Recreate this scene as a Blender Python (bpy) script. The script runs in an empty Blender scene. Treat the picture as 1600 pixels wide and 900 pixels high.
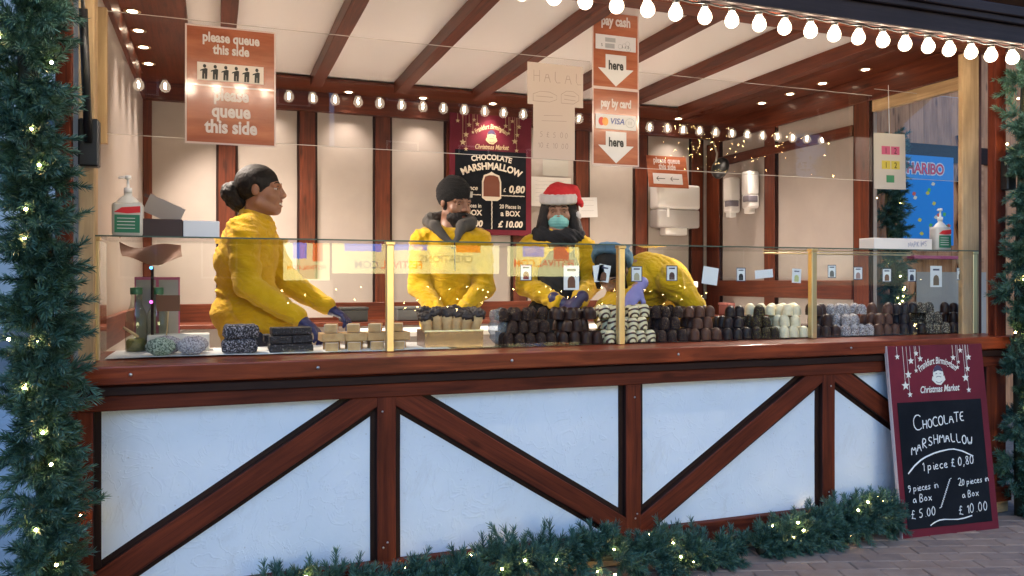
import bpy, bmesh, math, random
import numpy as np
from mathutils import Vector, Matrix, Euler, noise
random.seed(7); np.random.seed(7)
S = bpy.context.scene
COL = S.collection
R = math.radians
SPOT_E, BANNER_E = 140, 8      # downlight watts, glow of the banners opposite
# ------------------------------------------------------------------ camera
TH = math.atan2(462, 1250); CT, ST = math.cos(TH), math.sin(TH)
CAM = Vector((0, -3.3, 1.34)); FPX = 1250.0; HOR = 438.0
cd = bpy.data.cameras.new('camera'); cam = bpy.data.objects.new('camera', cd); COL.objects.link(cam)
cam.location = CAM; cam.rotation_euler = (R(90), 0, -TH)
cd.sensor_width = 36; cd.lens = 36 * FPX / 1600; cd.shift_y = -(450 - HOR) / 1600
cd.clip_start = .05; cd.clip_end = 600
S.camera = cam
# ------------------------------------------------------------------ sky, sun, exposure
W = bpy.data.worlds.new('World'); S.world = W; W.use_nodes = True
nt = W.node_tree; bg = nt.nodes['Background']
sky = nt.nodes.new('ShaderNodeTexSky'); sky.sky_type = 'NISHITA'; sky.sun_disc = False
SUN_EL, SUN_ROT = R(14), R(215)
sky.sun_elevation = SUN_EL; sky.sun_rotation = SUN_ROT
sky.air_density = 1.0; sky.dust_density = .1; sky.ozone_density = 6
nt.links.new(sky.outputs[0], bg.inputs[0]); bg.inputs[1].default_value = .15
sl = bpy.data.lights.new('sun', 'SUN'); sl.energy = .75; sl.angle = R(40); sl.color = (.52, .72, 1)
so = bpy.data.objects.new('sun', sl); COL.objects.link(so)
# behind the camera, soft: direction the light travels
so.rotation_euler = Vector((.25, .8, -.62)).to_track_quat('-Z', 'Y').to_euler()
S.view_settings.view_transform = 'Standard'; S.view_settings.look = 'None'
S.view_settings.exposure = 0.8; S.view_settings.gamma = 1; S.view_settings.use_curve_mapping = False
S.render.engine = 'CYCLES'
S.cycles.use_denoising = True
S.cycles.max_bounces = 8; S.cycles.transparent_max_bounces = 16
S.cycles.diffuse_bounces = 4; S.cycles.glossy_bounces = 4; S.cycles.transmission_bounces = 6
S.cycles.sample_clamp_indirect = 6; S.cycles.caustics_reflective = False; S.cycles.caustics_refractive = False

# ------------------------------------------------------------------ pixel -> place
def ray(px, py):
    u = (px - 800) / FPX; v = (HOR - py) / FPX
    return Vector((ST + u * CT, CT - u * ST, v))
def P(px, py, y):            # point on the upright plane y
    d = ray(px, py); return CAM + d * ((y - CAM.y) / d.y)
def PX(px, py, x):           # point on the upright plane x
    d = ray(px, py); return CAM + d * ((x - CAM.x) / d.x)
def PZ(px, py, z):           # point on the level plane z
    d = ray(px, py); return CAM + d * ((z - CAM.z) / d.z)

# ------------------------------------------------------------------ object helpers
WMAT = {}
def wm(o): return WMAT.get(o.name, Matrix())
def link(o, parent=None, M=None):
    M = M if M is not None else Matrix()
    COL.objects.link(o); WMAT[o.name] = M.copy()
    if parent is not None:
        o.parent = parent; o.matrix_parent_inverse = Matrix()
        o.matrix_basis = wm(parent).inverted() @ M
    else:
        o.matrix_basis = M
    return o
def tag(o, label=None, cat=None, group=None, kind=None):
    if label: o['label'] = label
    if cat: o['category'] = cat
    if group: o['group'] = group
    if kind: o['kind'] = kind
    return o
def empty(name, loc, label=None, cat=None, group=None, rz=0):
    o = bpy.data.objects.new(name, None); o.empty_display_size = .1
    link(o, None, Matrix.Translation(Vector(loc)) @ Matrix.Rotation(rz, 4, 'Z'))
    return tag(o, label, cat, group)
def mesh(name, V, F, mats, mi=None, smooth=False):
    me = bpy.data.meshes.new(name); me.from_pydata([tuple(v) for v in V], [], [tuple(f) for f in F])
    for m in (mats if isinstance(mats, (list, tuple)) else [mats]): me.materials.append(m)
    if mi is not None: me.polygons.foreach_set('material_index', np.asarray(mi, dtype=np.int32))
    if smooth: me.polygons.foreach_set('use_smooth', np.ones(len(me.polygons), dtype=bool))
    me.update(); return me
def obj(name, me, parent=None, M=None):
    return link(bpy.data.objects.new(name, me), parent, M)
def bm_mesh(name, bm, mats, smooth=False):
    bmesh.ops.recalc_face_normals(bm, faces=bm.faces)
    me = bpy.data.meshes.new(name); bm.to_mesh(me); bm.free()
    for m in (mats if isinstance(mats, (list, tuple)) else [mats]): me.materials.append(m)
    if smooth: me.polygons.foreach_set('use_smooth', np.ones(len(me.polygons), dtype=bool))
    return me
def box_bm(sx, sy, sz, bev=0.0, seg=1):
    bm = bmesh.new(); bmesh.ops.create_cube(bm, size=1)
    bmesh.ops.scale(bm, vec=(sx, sy, sz), verts=bm.verts)
    if bev: bmesh.ops.bevel(bm, geom=bm.edges[:], offset=bev, segments=seg, profile=.5, affect='EDGES')
    return bm
def box(name, x0, x1, y0, y1, z0, z1, mat, parent=None, bev=.003, seg=1, rot=None):
    me = bm_mesh(name, box_bm(abs(x1 - x0), abs(y1 - y0), abs(z1 - z0), bev, seg), mat)
    M = Matrix.Translation(((x0 + x1) / 2, (y0 + y1) / 2, (z0 + z1) / 2))
    if rot is not None: M = M @ rot
    return obj(name, me, parent, M)
def basis(x, z_hint):
    x = Vector(x).normalized(); z = Vector(z_hint); z = (z - x * z.dot(x)).normalized(); y = z.cross(x)
    return Matrix((x, y, z)).transposed()
def beam(name, p0, p1, w, t, mat, parent, n=(0, -1, 0), flange=0, dark=None, bev=.004):
    """timber from p0 to p1; w across its face, t along the face normal n; the face lies on the p0-p1 line"""
    p0, p1 = Vector(p0), Vector(p1); L = (p1 - p0).length; h = w / 2
    if flange:
        a = h - flange
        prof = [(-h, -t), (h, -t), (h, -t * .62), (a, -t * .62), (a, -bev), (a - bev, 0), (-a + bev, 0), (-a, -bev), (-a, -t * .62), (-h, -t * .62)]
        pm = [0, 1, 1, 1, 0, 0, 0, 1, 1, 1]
    else:
        prof = [(-h, -t), (h, -t), (h, -bev), (h - bev, 0), (-h + bev, 0), (-h, -bev)]; pm = [0] * 6
    k = len(prof); V = []; F = []; mi = []
    ns = max(1, int(L / .25)); rnd = random.Random(hash((round(p0.x, 3), round(p0.z, 3), round(p1.x, 3))))
    for i in range(ns + 1):
        x = -L / 2 + L * i / ns
        jy = rnd.uniform(-.0015, .0015) if 0 < i < ns else 0
        for (y, z) in prof: V.append((x, y + jy, z))
    for i in range(ns):
        for j in range(k):
            a, b = i * k + j, i * k + (j + 1) % k
            F.append((a, b, b + k, a + k)); mi.append(pm[j])
    F.append(tuple(range(k))[::-1]); F.append(tuple(ns * k + j for j in range(k))); mi += [0, 0]
    me = mesh(name, V, F, [mat, dark or mat], mi)
    bm = bmesh.new(); bm.from_mesh(me); bmesh.ops.recalc_face_normals(bm, faces=bm.faces); bm.to_mesh(me); bm.free()
    M = Matrix.Translation((p0 + p1) / 2) @ basis(p1 - p0, n).to_4x4()
    return obj(name, me, parent, M)
def lathe_me(name, prof, mats, n=16, mi=None, smooth=True):
    V = []; F = []; m = []
    k = len(prof)
    for i in range(n):
        a = 2 * math.pi * i / n
        for (r, z) in prof: V.append((r * math.cos(a), r * math.sin(a), z))
    for i in range(n):
        for j in range(k - 1):
            a, b = i * k + j, ((i + 1) % n) * k + j
            F.append((a, b, b + 1, a + 1)); m.append(mi[j] if mi else 0)
    me = mesh(name, V, F, mats, m, smooth)
    bm = bmesh.new(); bm.from_mesh(me); bmesh.ops.remove_doubles(bm, verts=bm.verts, dist=1e-5)
    bmesh.ops.recalc_face_normals(bm, faces=bm.faces); bm.to_mesh(me); bm.free()
    return me
def tube_me(name, pts, r, mat, n=8):
    pts = [Vector(p) for p in pts]; V = []; F = []
    rr = r if isinstance(r, (list, tuple)) else [r] * len(pts)
    for i, p in enumerate(pts):
        t = (pts[min(i + 1, len(pts) - 1)] - pts[max(i - 1, 0)]).normalized()
        a = t.orthogonal().normalized() if i == 0 else (a - t * a.dot(t)).normalized()
        b = t.cross(a)
        for j in range(n):
            q = 2 * math.pi * j / n; V.append(p + (a * math.cos(q) + b * math.sin(q)) * rr[i])
    for i in range(len(pts) - 1):
        for j in range(n):
            F.append((i * n + j, i * n + (j + 1) % n, (i + 1) * n + (j + 1) % n, (i + 1) * n + j))
    F.append(tuple(range(n))[::-1]); F.append(tuple((len(pts) - 1) * n + j for j in range(n)))
    return mesh(name, V, F, mat, None, True)
def shift(me, off):
    me.transform(Matrix.Translation(off)); return me

# ------------------------------------------------------------------ materials
MATS = {}
def mat(name, col, rough=.5, metal=0, col2=None, nscale=8, bump=0, bscale=60, stretch=(1, 1, 1), coat=0, emit=None, estr=0, sheen=0, spec=.5, lo=.35, hi=.65, detail=5, sss=0):
    m = bpy.data.materials.new(name); m.use_nodes = True; t = m.node_tree; b = t.nodes['Principled BSDF']
    b.inputs['Base Color'].default_value = (*col, 1); b.inputs['Roughness'].default_value = rough
    b.inputs['Metallic'].default_value = metal; b.inputs['Coat Weight'].default_value = coat
    b.inputs['Specular IOR Level'].default_value = spec
    if coat: b.inputs['Coat Roughness'].default_value = .12
    if sheen: b.inputs['Sheen Weight'].default_value = sheen; b.inputs['Sheen Roughness'].default_value = .5
    if sss:
        b.inputs['Subsurface Weight'].default_value = sss; b.inputs['Subsurface Radius'].default_value = (.012, .005, .003)
    if emit: b.inputs['Emission Color'].default_value = (*emit, 1); b.inputs['Emission Strength'].default_value = estr
    if col2 or bump:
        tc = t.nodes.new('ShaderNodeTexCoord'); mp = t.nodes.new('ShaderNodeMapping'); mp.inputs['Scale'].default_value = stretch
        oi = t.nodes.new('ShaderNodeObjectInfo'); ml = t.nodes.new('ShaderNodeMath'); ml.operation = 'MULTIPLY'; ml.inputs[1].default_value = 37
        t.links.new(oi.outputs['Random'], ml.inputs[0])
        t.links.new(tc.outputs['Object'], mp.inputs['Vector']); t.links.new(ml.outputs[0], mp.inputs['Location'])
    if col2:
        n = t.nodes.new('ShaderNodeTexNoise'); n.inputs['Scale'].default_value = nscale; n.inputs['Detail'].default_value = detail; n.inputs['Roughness'].default_value = .6
        r = t.nodes.new('ShaderNodeValToRGB'); r.color_ramp.elements[0].color = (*col, 1); r.color_ramp.elements[1].color = (*col2, 1)
        r.color_ramp.elements[0].position = lo; r.color_ramp.elements[1].position = hi
        t.links.new(mp.outputs[0], n.inputs['Vector']); t.links.new(n.outputs['Fac'], r.inputs[0]); t.links.new(r.outputs[0], b.inputs['Base Color'])
    if bump:
        n2 = t.nodes.new('ShaderNodeTexNoise'); n2.inputs['Scale'].default_value = bscale; n2.inputs['Detail'].default_value = 4
        bp = t.nodes.new('ShaderNodeBump'); bp.inputs['Strength'].default_value = bump; bp.inputs['Distance'].default_value = .01
        t.links.new(mp.outputs[0], n2.inputs['Vector']); t.links.new(n2.outputs['Fac'], bp.inputs['Height']); t.links.new(bp.outputs[0], b.inputs['Normal'])
    MATS[name] = m; return m
def wood(name, c1, c2, rough=.45, coat=0, knots=True, grain=26, spec=.5):
    """long grain along local X"""
    m = mat(name, c1, rough, coat=coat, spec=spec); t = m.node_tree; b = t.nodes['Principled BSDF']
    tc = t.nodes.new('ShaderNodeTexCoord'); oi = t.nodes.new('ShaderNodeObjectInfo')
    ml = t.nodes.new('ShaderNodeMath'); ml.operation = 'MULTIPLY'; ml.inputs[1].default_value = 53; t.links.new(oi.outputs['Random'], ml.inputs[0])
    mp = t.nodes.new('ShaderNodeMapping'); mp.inputs['Scale'].default_value = (1.3, grain, grain)
    t.links.new(tc.outputs['Object'], mp.inputs['Vector']); t.links.new(ml.outputs[0], mp.inputs['Location'])
    n = t.nodes.new('ShaderNodeTexNoise'); n.inputs['Scale'].default_value = 1.6; n.inputs['Detail'].default_value = 7; n.inputs['Roughness'].default_value = .65; n.inputs['Distortion'].default_value = .8
    t.links.new(mp.outputs[0], n.inputs['Vector'])
    r = t.nodes.new('ShaderNodeValToRGB'); r.color_ramp.elements[0].color = (*c1, 1); r.color_ramp.elements[1].color = (*c2, 1)
    r.color_ramp.elements[0].position = .3; r.color_ramp.elements[1].position = .72
    t.links.new(n.outputs['Fac'], r.inputs[0]); last = r.outputs[0]
    # broad blotches of stain
    mp2 = t.nodes.new('ShaderNodeMapping'); mp2.inputs['Scale'].default_value = (2.2, 7, 7)
    t.links.new(tc.outputs['Object'], mp2.inputs['Vector']); t.links.new(ml.outputs[0], mp2.inputs['Location'])
    n3 = t.nodes.new('ShaderNodeTexNoise'); n3.inputs['Scale'].default_value = 1.5; n3.inputs['Detail'].default_value = 3; t.links.new(mp2.outputs[0], n3.inputs['Vector'])
    r3 = t.nodes.new('ShaderNodeValToRGB'); r3.color_ramp.elements[0].color = (.62, .6, .58, 1); r3.color_ramp.elements[1].color = (1.1, 1.1, 1.1, 1)
    r3.color_ramp.elements[0].position = .3; r3.color_ramp.elements[1].position = .62; t.links.new(n3.outputs['Fac'], r3.inputs[0])
    mx = t.nodes.new('ShaderNodeMix'); mx.data_type = 'RGBA'; mx.blend_type = 'MULTIPLY'; mx.inputs[0].default_value = .8
    t.links.new(last, mx.inputs[6]); t.links.new(r3.outputs[0], mx.inputs[7]); last = mx.outputs[2]
    if knots:
        mk = t.nodes.new('ShaderNodeMapping'); mk.inputs['Scale'].default_value = (2.6, 9, 9); t.links.new(tc.outputs['Object'], mk.inputs['Vector']); t.links.new(ml.outputs[0], mk.inputs['Location'])
        v = t.nodes.new('ShaderNodeTexVoronoi'); v.inputs['Scale'].default_value = 1.0; t.links.new(mk.outputs[0], v.inputs['Vector'])
        rk = t.nodes.new('ShaderNodeValToRGB'); rk.color_ramp.elements[0].color = (.22, .2, .18, 1); rk.color_ramp.elements[1].color = (1, 1, 1, 1)
        rk.color_ramp.elements[0].position = .05; rk.color_ramp.elements[1].position = .16; t.links.new(v.outputs['Distance'], rk.inputs[0])
        mx2 = t.nodes.new('ShaderNodeMix'); mx2.data_type = 'RGBA'; mx2.blend_type = 'MULTIPLY'; mx2.inputs[0].default_value = .7
        t.links.new(last, mx2.inputs[6]); t.links.new(rk.outputs[0], mx2.inputs[7]); last = mx2.outputs[2]
    t.links.new(last, b.inputs['Base Color'])
    bp = t.nodes.new('ShaderNodeBump'); bp.inputs['Strength'].default_value = .25; bp.inputs['Distance'].default_value = .004
    t.links.new(n.outputs['Fac'], bp.inputs['Height']); t.links.new(bp.outputs[0], b.inputs['Normal'])
    return m
def glass(name, tint=(.97, .99, .98), ior=1.5, rough=0.0, haze=0, base=.0):
    m = bpy.data.materials.new(name); m.use_nodes = True; t = m.node_tree; t.nodes.remove(t.nodes['Principled BSDF'])
    out = t.nodes['Material Output']; tr = t.nodes.new('ShaderNodeBsdfTransparent'); tr.inputs[0].default_value = (*tint, 1)
    gl = t.nodes.new('ShaderNodeBsdfGlossy'); gl.inputs['Roughness'].default_value = rough
    fr = t.nodes.new('ShaderNodeFresnel'); ge = t.nodes.new('ShaderNodeNewGeometry'); im = t.nodes.new('ShaderNodeMix'); im.inputs[2].default_value = ior; im.inputs[3].default_value = 1 / ior
    t.links.new(ge.outputs['Backfacing'], im.inputs[0]); t.links.new(im.outputs[0], fr.inputs['IOR'])   # thin pane: same air-to-glass mirror on both faces
    mx = t.nodes.new('ShaderNodeMixShader'); t.links.new(fr.outputs[0], mx.inputs[0]); t.links.new(tr.outputs[0], mx.inputs[1]); t.links.new(gl.outputs[0], mx.inputs[2])
    last = mx.outputs[0]
    if haze:
        df = t.nodes.new('ShaderNodeBsdfDiffuse'); df.inputs[0].default_value = (.8, .8, .8, 1); m2 = t.nodes.new('ShaderNodeMixShader'); m2.inputs[0].default_value = haze
        t.links.new(last, m2.inputs[1]); t.links.new(df.outputs[0], m2.inputs[2]); last = m2.outputs[0]
    t.links.new(last, out.inputs[0]); return m
def emission(name, col, st, mixt=0):
    m = bpy.data.materials.new(name); m.use_nodes = True; t = m.node_tree; t.nodes.remove(t.nodes['Principled BSDF'])
    e = t.nodes.new('ShaderNodeEmission'); e.inputs[0].default_value = (*col, 1); e.inputs[1].default_value = st; last = e.outputs[0]
    if mixt:
        tr = t.nodes.new('ShaderNodeBsdfTransparent'); mx = t.nodes.new('ShaderNodeMixShader'); mx.inputs[0].default_value = mixt
        t.links.new(last, mx.inputs[1]); t.links.new(tr.outputs[0], mx.inputs[2]); last = mx.outputs[0]
    t.links.new(last, t.nodes['Material Output'].inputs[0]); return m

m_timber = wood('stained timber', (.060, .010, .005), (.185, .034, .012), .65, spec=.2)
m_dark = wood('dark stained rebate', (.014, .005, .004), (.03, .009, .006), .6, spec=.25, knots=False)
m_counter = wood('varnished counter', (.10, .015, .006), (.31, .055, .016), .45, coat=.3, grain=18, spec=.22)
m_inwood = wood('interior timber', (.055, .011, .005), (.155, .034, .012), .5, coat=.1, spec=.3)
m_pale = wood('bare pine', (.42, .27, .13), (.60, .42, .23), .6)
m_fascia = wood('dark fascia', (.022, .013, .014), (.045, .028, .028), .5, spec=.3, knots=False)
m_plank = wood('lamplit hut planks', (.40, .17, .08), (.60, .31, .16), .6)  # warm lamplight on the neighbouring hut is put into this colour
m_plaster = mat('white render', (.68, .74, .82), .8, col2=(.74, .79, .86), nscale=3, bump=.0)
def plaster_bump(m):
    t = m.node_tree; b = t.nodes['Principled BSDF']; tc = t.nodes.new('ShaderNodeTexCoord')
    w1 = t.nodes.new('ShaderNodeTexNoise'); w1.inputs['Scale'].default_value = 5; w1.inputs['Detail'].default_value = 3; w1.inputs['Distortion'].default_value = 2.5
    r = t.nodes.new('ShaderNodeValToRGB'); r.color_ramp.elements[0].position = .47; r.color_ramp.elements[1].position = .53
    e = r.color_ramp.elements.new(.5); e.color = (1, 1, 1, 1); r.color_ramp.elements[0].color = (0, 0, 0, 1); r.color_ramp.elements[2].color = (.15, .15, .15, 1)
    n2 = t.nodes.new('ShaderNodeTexNoise'); n2.inputs['Scale'].default_value = 40; n2.inputs['Detail'].default_value = 4
    msk = t.nodes.new('ShaderNodeTexNoise'); msk.inputs['Scale'].default_value = 3.2
    for n in (w1, n2, msk): t.links.new(tc.outputs['Object'], n.inputs['Vector'])
    t.links.new(w1.outputs['Fac'], r.inputs[0])
    mm = t.nodes.new('ShaderNodeMath'); mm.operation = 'MULTIPLY'; t.links.new(r.outputs[0], mm.inputs[0]); t.links.new(msk.outputs['Fac'], mm.inputs[1])
    ma = t.nodes.new('ShaderNodeMath'); ma.operation = 'MULTIPLY_ADD'; ma.inputs[1].default_value = .35; t.links.new(n2.outputs['Fac'], ma.inputs[0]); t.links.new(mm.outputs[0], ma.inputs[2])
    bp = t.nodes.new('ShaderNodeBump'); bp.inputs['Strength'].default_value = .42; bp.inputs['Distance'].default_value = .006
    t.links.new(ma.outputs[0], bp.inputs['Height']); t.links.new(bp.outputs[0], b.inputs['Normal'])
plaster_bump(m_plaster)
def stains(m, col=(.42, .40, .38), scale=2.3, lo=.57, hi=.8, amt=.5):      # splashes and scuffs scattered over the paint
    t = m.node_tree; b = t.nodes['Principled BSDF']; src = b.inputs['Base Color'].links[0].from_socket
    tc = t.nodes.new('ShaderNodeTexCoord'); n = t.nodes.new('ShaderNodeTexNoise'); n.inputs['Scale'].default_value = scale; n.inputs['Detail'].default_value = 8; n.inputs['Roughness'].default_value = .75; n.inputs['Distortion'].default_value = .6
    r = t.nodes.new('ShaderNodeMapRange'); r.inputs[1].default_value = lo; r.inputs[2].default_value = hi; r.inputs[4].default_value = amt
    v = t.nodes.new('ShaderNodeTexVoronoi'); v.inputs['Scale'].default_value = 16; r2 = t.nodes.new('ShaderNodeMapRange'); r2.inputs[1].default_value = .07; r2.inputs[2].default_value = .03; r2.inputs[4].default_value = .5
    mx_ = t.nodes.new('ShaderNodeMath'); mx_.operation = 'MAXIMUM'
    m_stain = t.nodes.new('ShaderNodeMix'); m_stain.data_type = 'RGBA'; m_stain.inputs[7].default_value = (*col, 1)
    t.links.new(tc.outputs['Object'], n.inputs['Vector']); t.links.new(n.outputs['Fac'], r.inputs[0]); t.links.new(tc.outputs['Object'], v.inputs['Vector']); t.links.new(v.outputs['Distance'], r2.inputs[0])
    t.links.new(r.outputs[0], mx_.inputs[0]); t.links.new(r2.outputs[0], mx_.inputs[1]); t.links.new(mx_.outputs[0], m_stain.inputs[0]); t.links.new(src, m_stain.inputs[6]); t.links.new(m_stain.outputs[2], b.inputs['Base Color'])
stains(m_plaster)
m_inwall = mat('cream wall board', (.34, .298, .27), .45, col2=(.39, .342, .31), nscale=2)
m_ceil = mat('white ceiling board', (.90, .88, .85), .3)
m_gold = mat('brass anodised metal', (.72, .55, .30), .33, metal=.9, bump=.05, bscale=200)
m_steel = mat('steel', (.55, .54, .53), .3, metal=1)
m_black = mat('black metal', (.012, .012, .013), .4)
m_white = mat('white plastic', (.78, .77, .75), .35)
m_paper = mat('paper', (.66, .66, .67), .7)
m_glass = glass('clear pane', ior=1.36)
m_acryl = glass('acrylic sheet', ior=1.5, tint=(.97, .97, .97))
m_edge = mat('green glass edge', (.05, .085, .065), .4, spec=.3)
m_plexedge = mat('acrylic edge', (.62, .58, .55), .2)
m_redwhite = mat('chalk white', (.82, .82, .82), .8)
m_cream = mat('cream print', (.72, .66, .55), .7)
m_boardred = mat('red painted board', (.16, .012, .028), .6, col2=(.11, .008, .02), nscale=3, spec=.25)
m_boardblack = mat('blackboard', (.008, .010, .014), .9, col2=(.013, .015, .02), nscale=6, spec=.1)
m_print = wood('printed wood sign', (.30, .075, .035), (.46, .16, .08), .22, knots=False, grain=9, coat=.6)
m_ink = mat('black ink', (.015, .015, .015), .6)
m_grey = mat('grey print', (.35, .35, .36), .6)
# ================================================================== GROUND
m_mortar = mat('sandy joints', (.16, .14, .13), .9, col2=(.22, .2, .19), nscale=20, bump=.3, bscale=80)
m_brick = mat('clay paver', (.30, .20, .155), .8, col2=(.36, .26, .21), nscale=9, bump=.25, bscale=90)
m_brick2 = mat('clay paver dark', (.24, .17, .145), .8, col2=(.31, .225, .185), nscale=9, bump=.25, bscale=90)
m_slab = mat('pale stone slab', (.40, .40, .41), .6, col2=(.48, .48, .49), nscale=5, bump=.12, bscale=70)
g = obj('ground', mesh('ground', [(-160, -160, -.004), (160, -160, -.004), (160, 160, -.004), (-160, 160, -.004)], [(0, 1, 2, 3)], m_mortar)); g['kind'] = 'structure'
def slab_me(name, lx, ly, m): return shift(bm_mesh(name, box_bm(lx, ly, .05, .004), m), (0, 0, -.025 + .004))
bmes = [slab_me('brick', .196, .096, m) for m in (m_brick, m_brick2)]
ang = R(-18); ca, sa = math.cos(ang), math.sin(ang); nb = 0
for i in range(-6, 30):
    for j in range(-34, 40):
        lx = i * .2 + (.1 if j % 2 else 0); ly = j * .1
        x = 1.0 + lx * ca - ly * sa; y = -.7 + lx * sa + ly * ca
        if not (1.35 < x < 5.4 and -.95 < y < -.02): continue
        if nb >= 300: continue
        nb += 1
        obj('brick', random.choice(bmes), g, Matrix.Translation((x, y, random.uniform(-.002, .0015))) @ Matrix.Rotation(ang + random.uniform(-.01, .01), 4, 'Z'))
slm = slab_me('paving_slab', .594, .394, m_slab)
for j in range(0, 26):
    for i in range(-7, 2):
        y = -.9 + j * .4; x = -.75 + i * .6 + (.3 if j % 2 else 0)
        if x > -.62 or x < -.30 * (y + 3.3) - .7: continue
        obj('paving_slab', slm, g, Matrix.Translation((x, y, random.uniform(-.001, .002))))

# ================================================================== STALL SHELL
XL, XR, YB, ZC = -.50, 4.32, 3.10, 2.83
st = empty('market_stall', (1.9, 1.5, 0), 'half-timbered Christmas market stall with white panels and dark red-brown beams', 'stall')
# floor of the stall, out of view, made pale to bounce light onto the ceiling
box('stall_floor', XL, XR, .08, YB, .2, .25, mat('pale bounce floor', (.74, .73, .71), .5), st)
# front apron: panels between timbers
posts = [-.47, .671, 1.841, 2.99, 4.15]
for a, b in zip(posts[:-1], posts[1:]):
    box('wall_panel', a + .03, b - .03, .066, .09, .155, .86, m_plaster, st, bev=0)
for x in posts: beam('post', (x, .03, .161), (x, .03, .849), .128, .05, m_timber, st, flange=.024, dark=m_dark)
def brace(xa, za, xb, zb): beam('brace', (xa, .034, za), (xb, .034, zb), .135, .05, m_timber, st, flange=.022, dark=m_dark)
brace(-.47, .165, .645, .872); brace(.697, .872, 1.815, .165); brace(1.867, .165, 2.964, .872); brace(3.016, .872, 4.12, .165)
beam('bottom_rail', (-.53, .028, .115), (4.3, .028, .115), .09, .06, m_timber, st)
beam('plinth_board', (-.53, .05, .034), (4.3, .05, .034), .064, .04, m_pale, st)
beam('apron_rail', (-.53, .026, .897), (4.3, .026, .897), .094, .06, m_timber, st)
beam('apron_strip', (-.53, .016, .925), (4.3, .016, .925), .036, .05, m_dark, st)
ct = box('counter_top', -.545, 4.37, 0, .72, .95, 1.02, m_counter, st, bev=.006, seg=2)
scm = lathe_me('screw', [(0, .004), (.005, .003), (.007, 0), (0, 0)], m_steel, 10)
for px in (204, 497, 800, 1060, 1330):
    p = P(px, 585, -.001); obj('screw', scm, ct, Matrix.Translation((p.x, -.001, .987)) @ Matrix.Rotation(R(90), 4, 'X'))
for x in posts[1:4]:
    for z in (.22, .24, .79): obj('screw', scm, st, Matrix.Translation((x + random.uniform(-.02, .02), .029, z)) @ Matrix.Rotation(R(90), 4, 'X') @ Matrix.Scale(.7, 4))
# corner posts
for xa, xb in ((-.56, -.507), (4.215, 4.30)):
    beam('corner_post', ((xa + xb) / 2, .06, 0), ((xa + xb) / 2, .06, 2.7), xb - xa, .05, m_timber, st)
beam('front_stud', (-.476, .2, 1.02), (-.476, .2, 2.69), .058, .09, m_pale, st)
beam('front_stud', (4.238, .24, 1.02), (4.238, .24, 2.69), .134, .03, m_pale, st)
beam('jamb', (4.345, .285, .2), (4.345, .285, 2.8), .075, .02, m_inwood, st)
# cheap board below the counter level at the sides
beam('batten', (-.482, .685, 1.955), (-.482, .685, 2.56), .045, .05, m_pale, st)
# back wall
box('back_wall', XL - .05, XR + .05, YB, YB + .03, .2, ZC, m_inwall, st, bev=0)
for k in range(8):
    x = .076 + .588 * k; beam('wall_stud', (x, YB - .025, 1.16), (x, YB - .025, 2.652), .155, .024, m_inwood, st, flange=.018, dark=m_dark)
beam('wall_stud', (XL + .03, YB - .026, .25), (XL + .03, YB - .026, 2.652), .06, .02, m_inwood, st)
beam('back_beam', (XL, YB - .06, 2.74), (XR, YB - .06, 2.74), .175, .058, m_inwood, st)
beam('wall_rail', (XL, YB - .03, 1.09), (XR, YB - .03, 1.09), .15, .028, m_inwood, st)
beam('soffit_board', (XL + .35, YB - .26, ZC - .035), (XR - .35, YB - .26, ZC - .035), .385, .02, m_inwood, st, n=(0, 0, -1))
# left wall
box('side_wall', XL - .03, XL, .25, YB, .2, ZC, m_inwall, st, bev=0)
beam('wall_rail', (XL + .026, .3, 1.09), (XL + .026, YB - .06, 1.09), .15, .025, m_inwood, st, n=(1, 0, 0))
beam('wall_rail', (XL + .026, .3, 2.72), (XL + .026, YB - .06, 2.72), .14, .025, m_inwood, st, n=(1, 0, 0))
# right wall with a window-like opening towards the front
for y0, y1, z0, z1 in ((1.08, YB, .2, ZC), (.3, 1.08, .2, 1.0), (.3, 1.08, 2.62, ZC)):
    box('side_wall', XR, XR + .03, y0, y1, z0, z1, m_inwall, st, bev=0)
for y, w in ((2.98, .24), (2.175, .17), (1.17, .18)):
    beam('wall_stud', (XR - .025, y, .25), (XR - .025, y, 2.6), w, .024, m_inwood, st, n=(-1, 0, 0), flange=.02, dark=m_dark)
for z, w, y0 in ((2.70, .2, .3), (2.42, .08, 1.26), (1.27, .14, 1.26)):
    beam('wall_rail', (XR - .027, y0, z), (XR - .027, YB - .1, z), w, .024, m_inwood, st, n=(-1, 0, 0))
beam('opening_lintel', (XR - .012, .3, 2.56), (XR - .012, 1.08, 2.56), .08, .04, m_pale, st, n=(-1, 0, 0))
beam('opening_sill', (XR - .012, .3, 1.03), (XR - .012, 1.08, 1.03), .06, .05, m_inwood, st, n=(-1, 0, 0))
# ceiling, rafters, side soffits
box('ceiling_board', XL - .03, XR + .03, .1, YB + .02, ZC, ZC + .02, m_ceil, st, bev=0)
for k in range(-1, 7):
    x = .68 + .615 * k
    if x < 0 or x > XR - .4: continue
    beam('rafter', (x, .3, ZC - .085), (x, YB - .46, ZC - .085), .085, .083, m_inwood, st, n=(0, 0, -1))
for x in (XL + .175, XR - .175):
    beam('soffit_board', (x, .3, ZC - .055), (x, YB - .07, ZC - .055), .345, .05, m_inwood, st, n=(0, 0, -1))
beam('header_beam', (XL - .06, .1, 2.765), (XR + .1, .1, 2.765), .13, .14, m_inwood, st)
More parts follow.
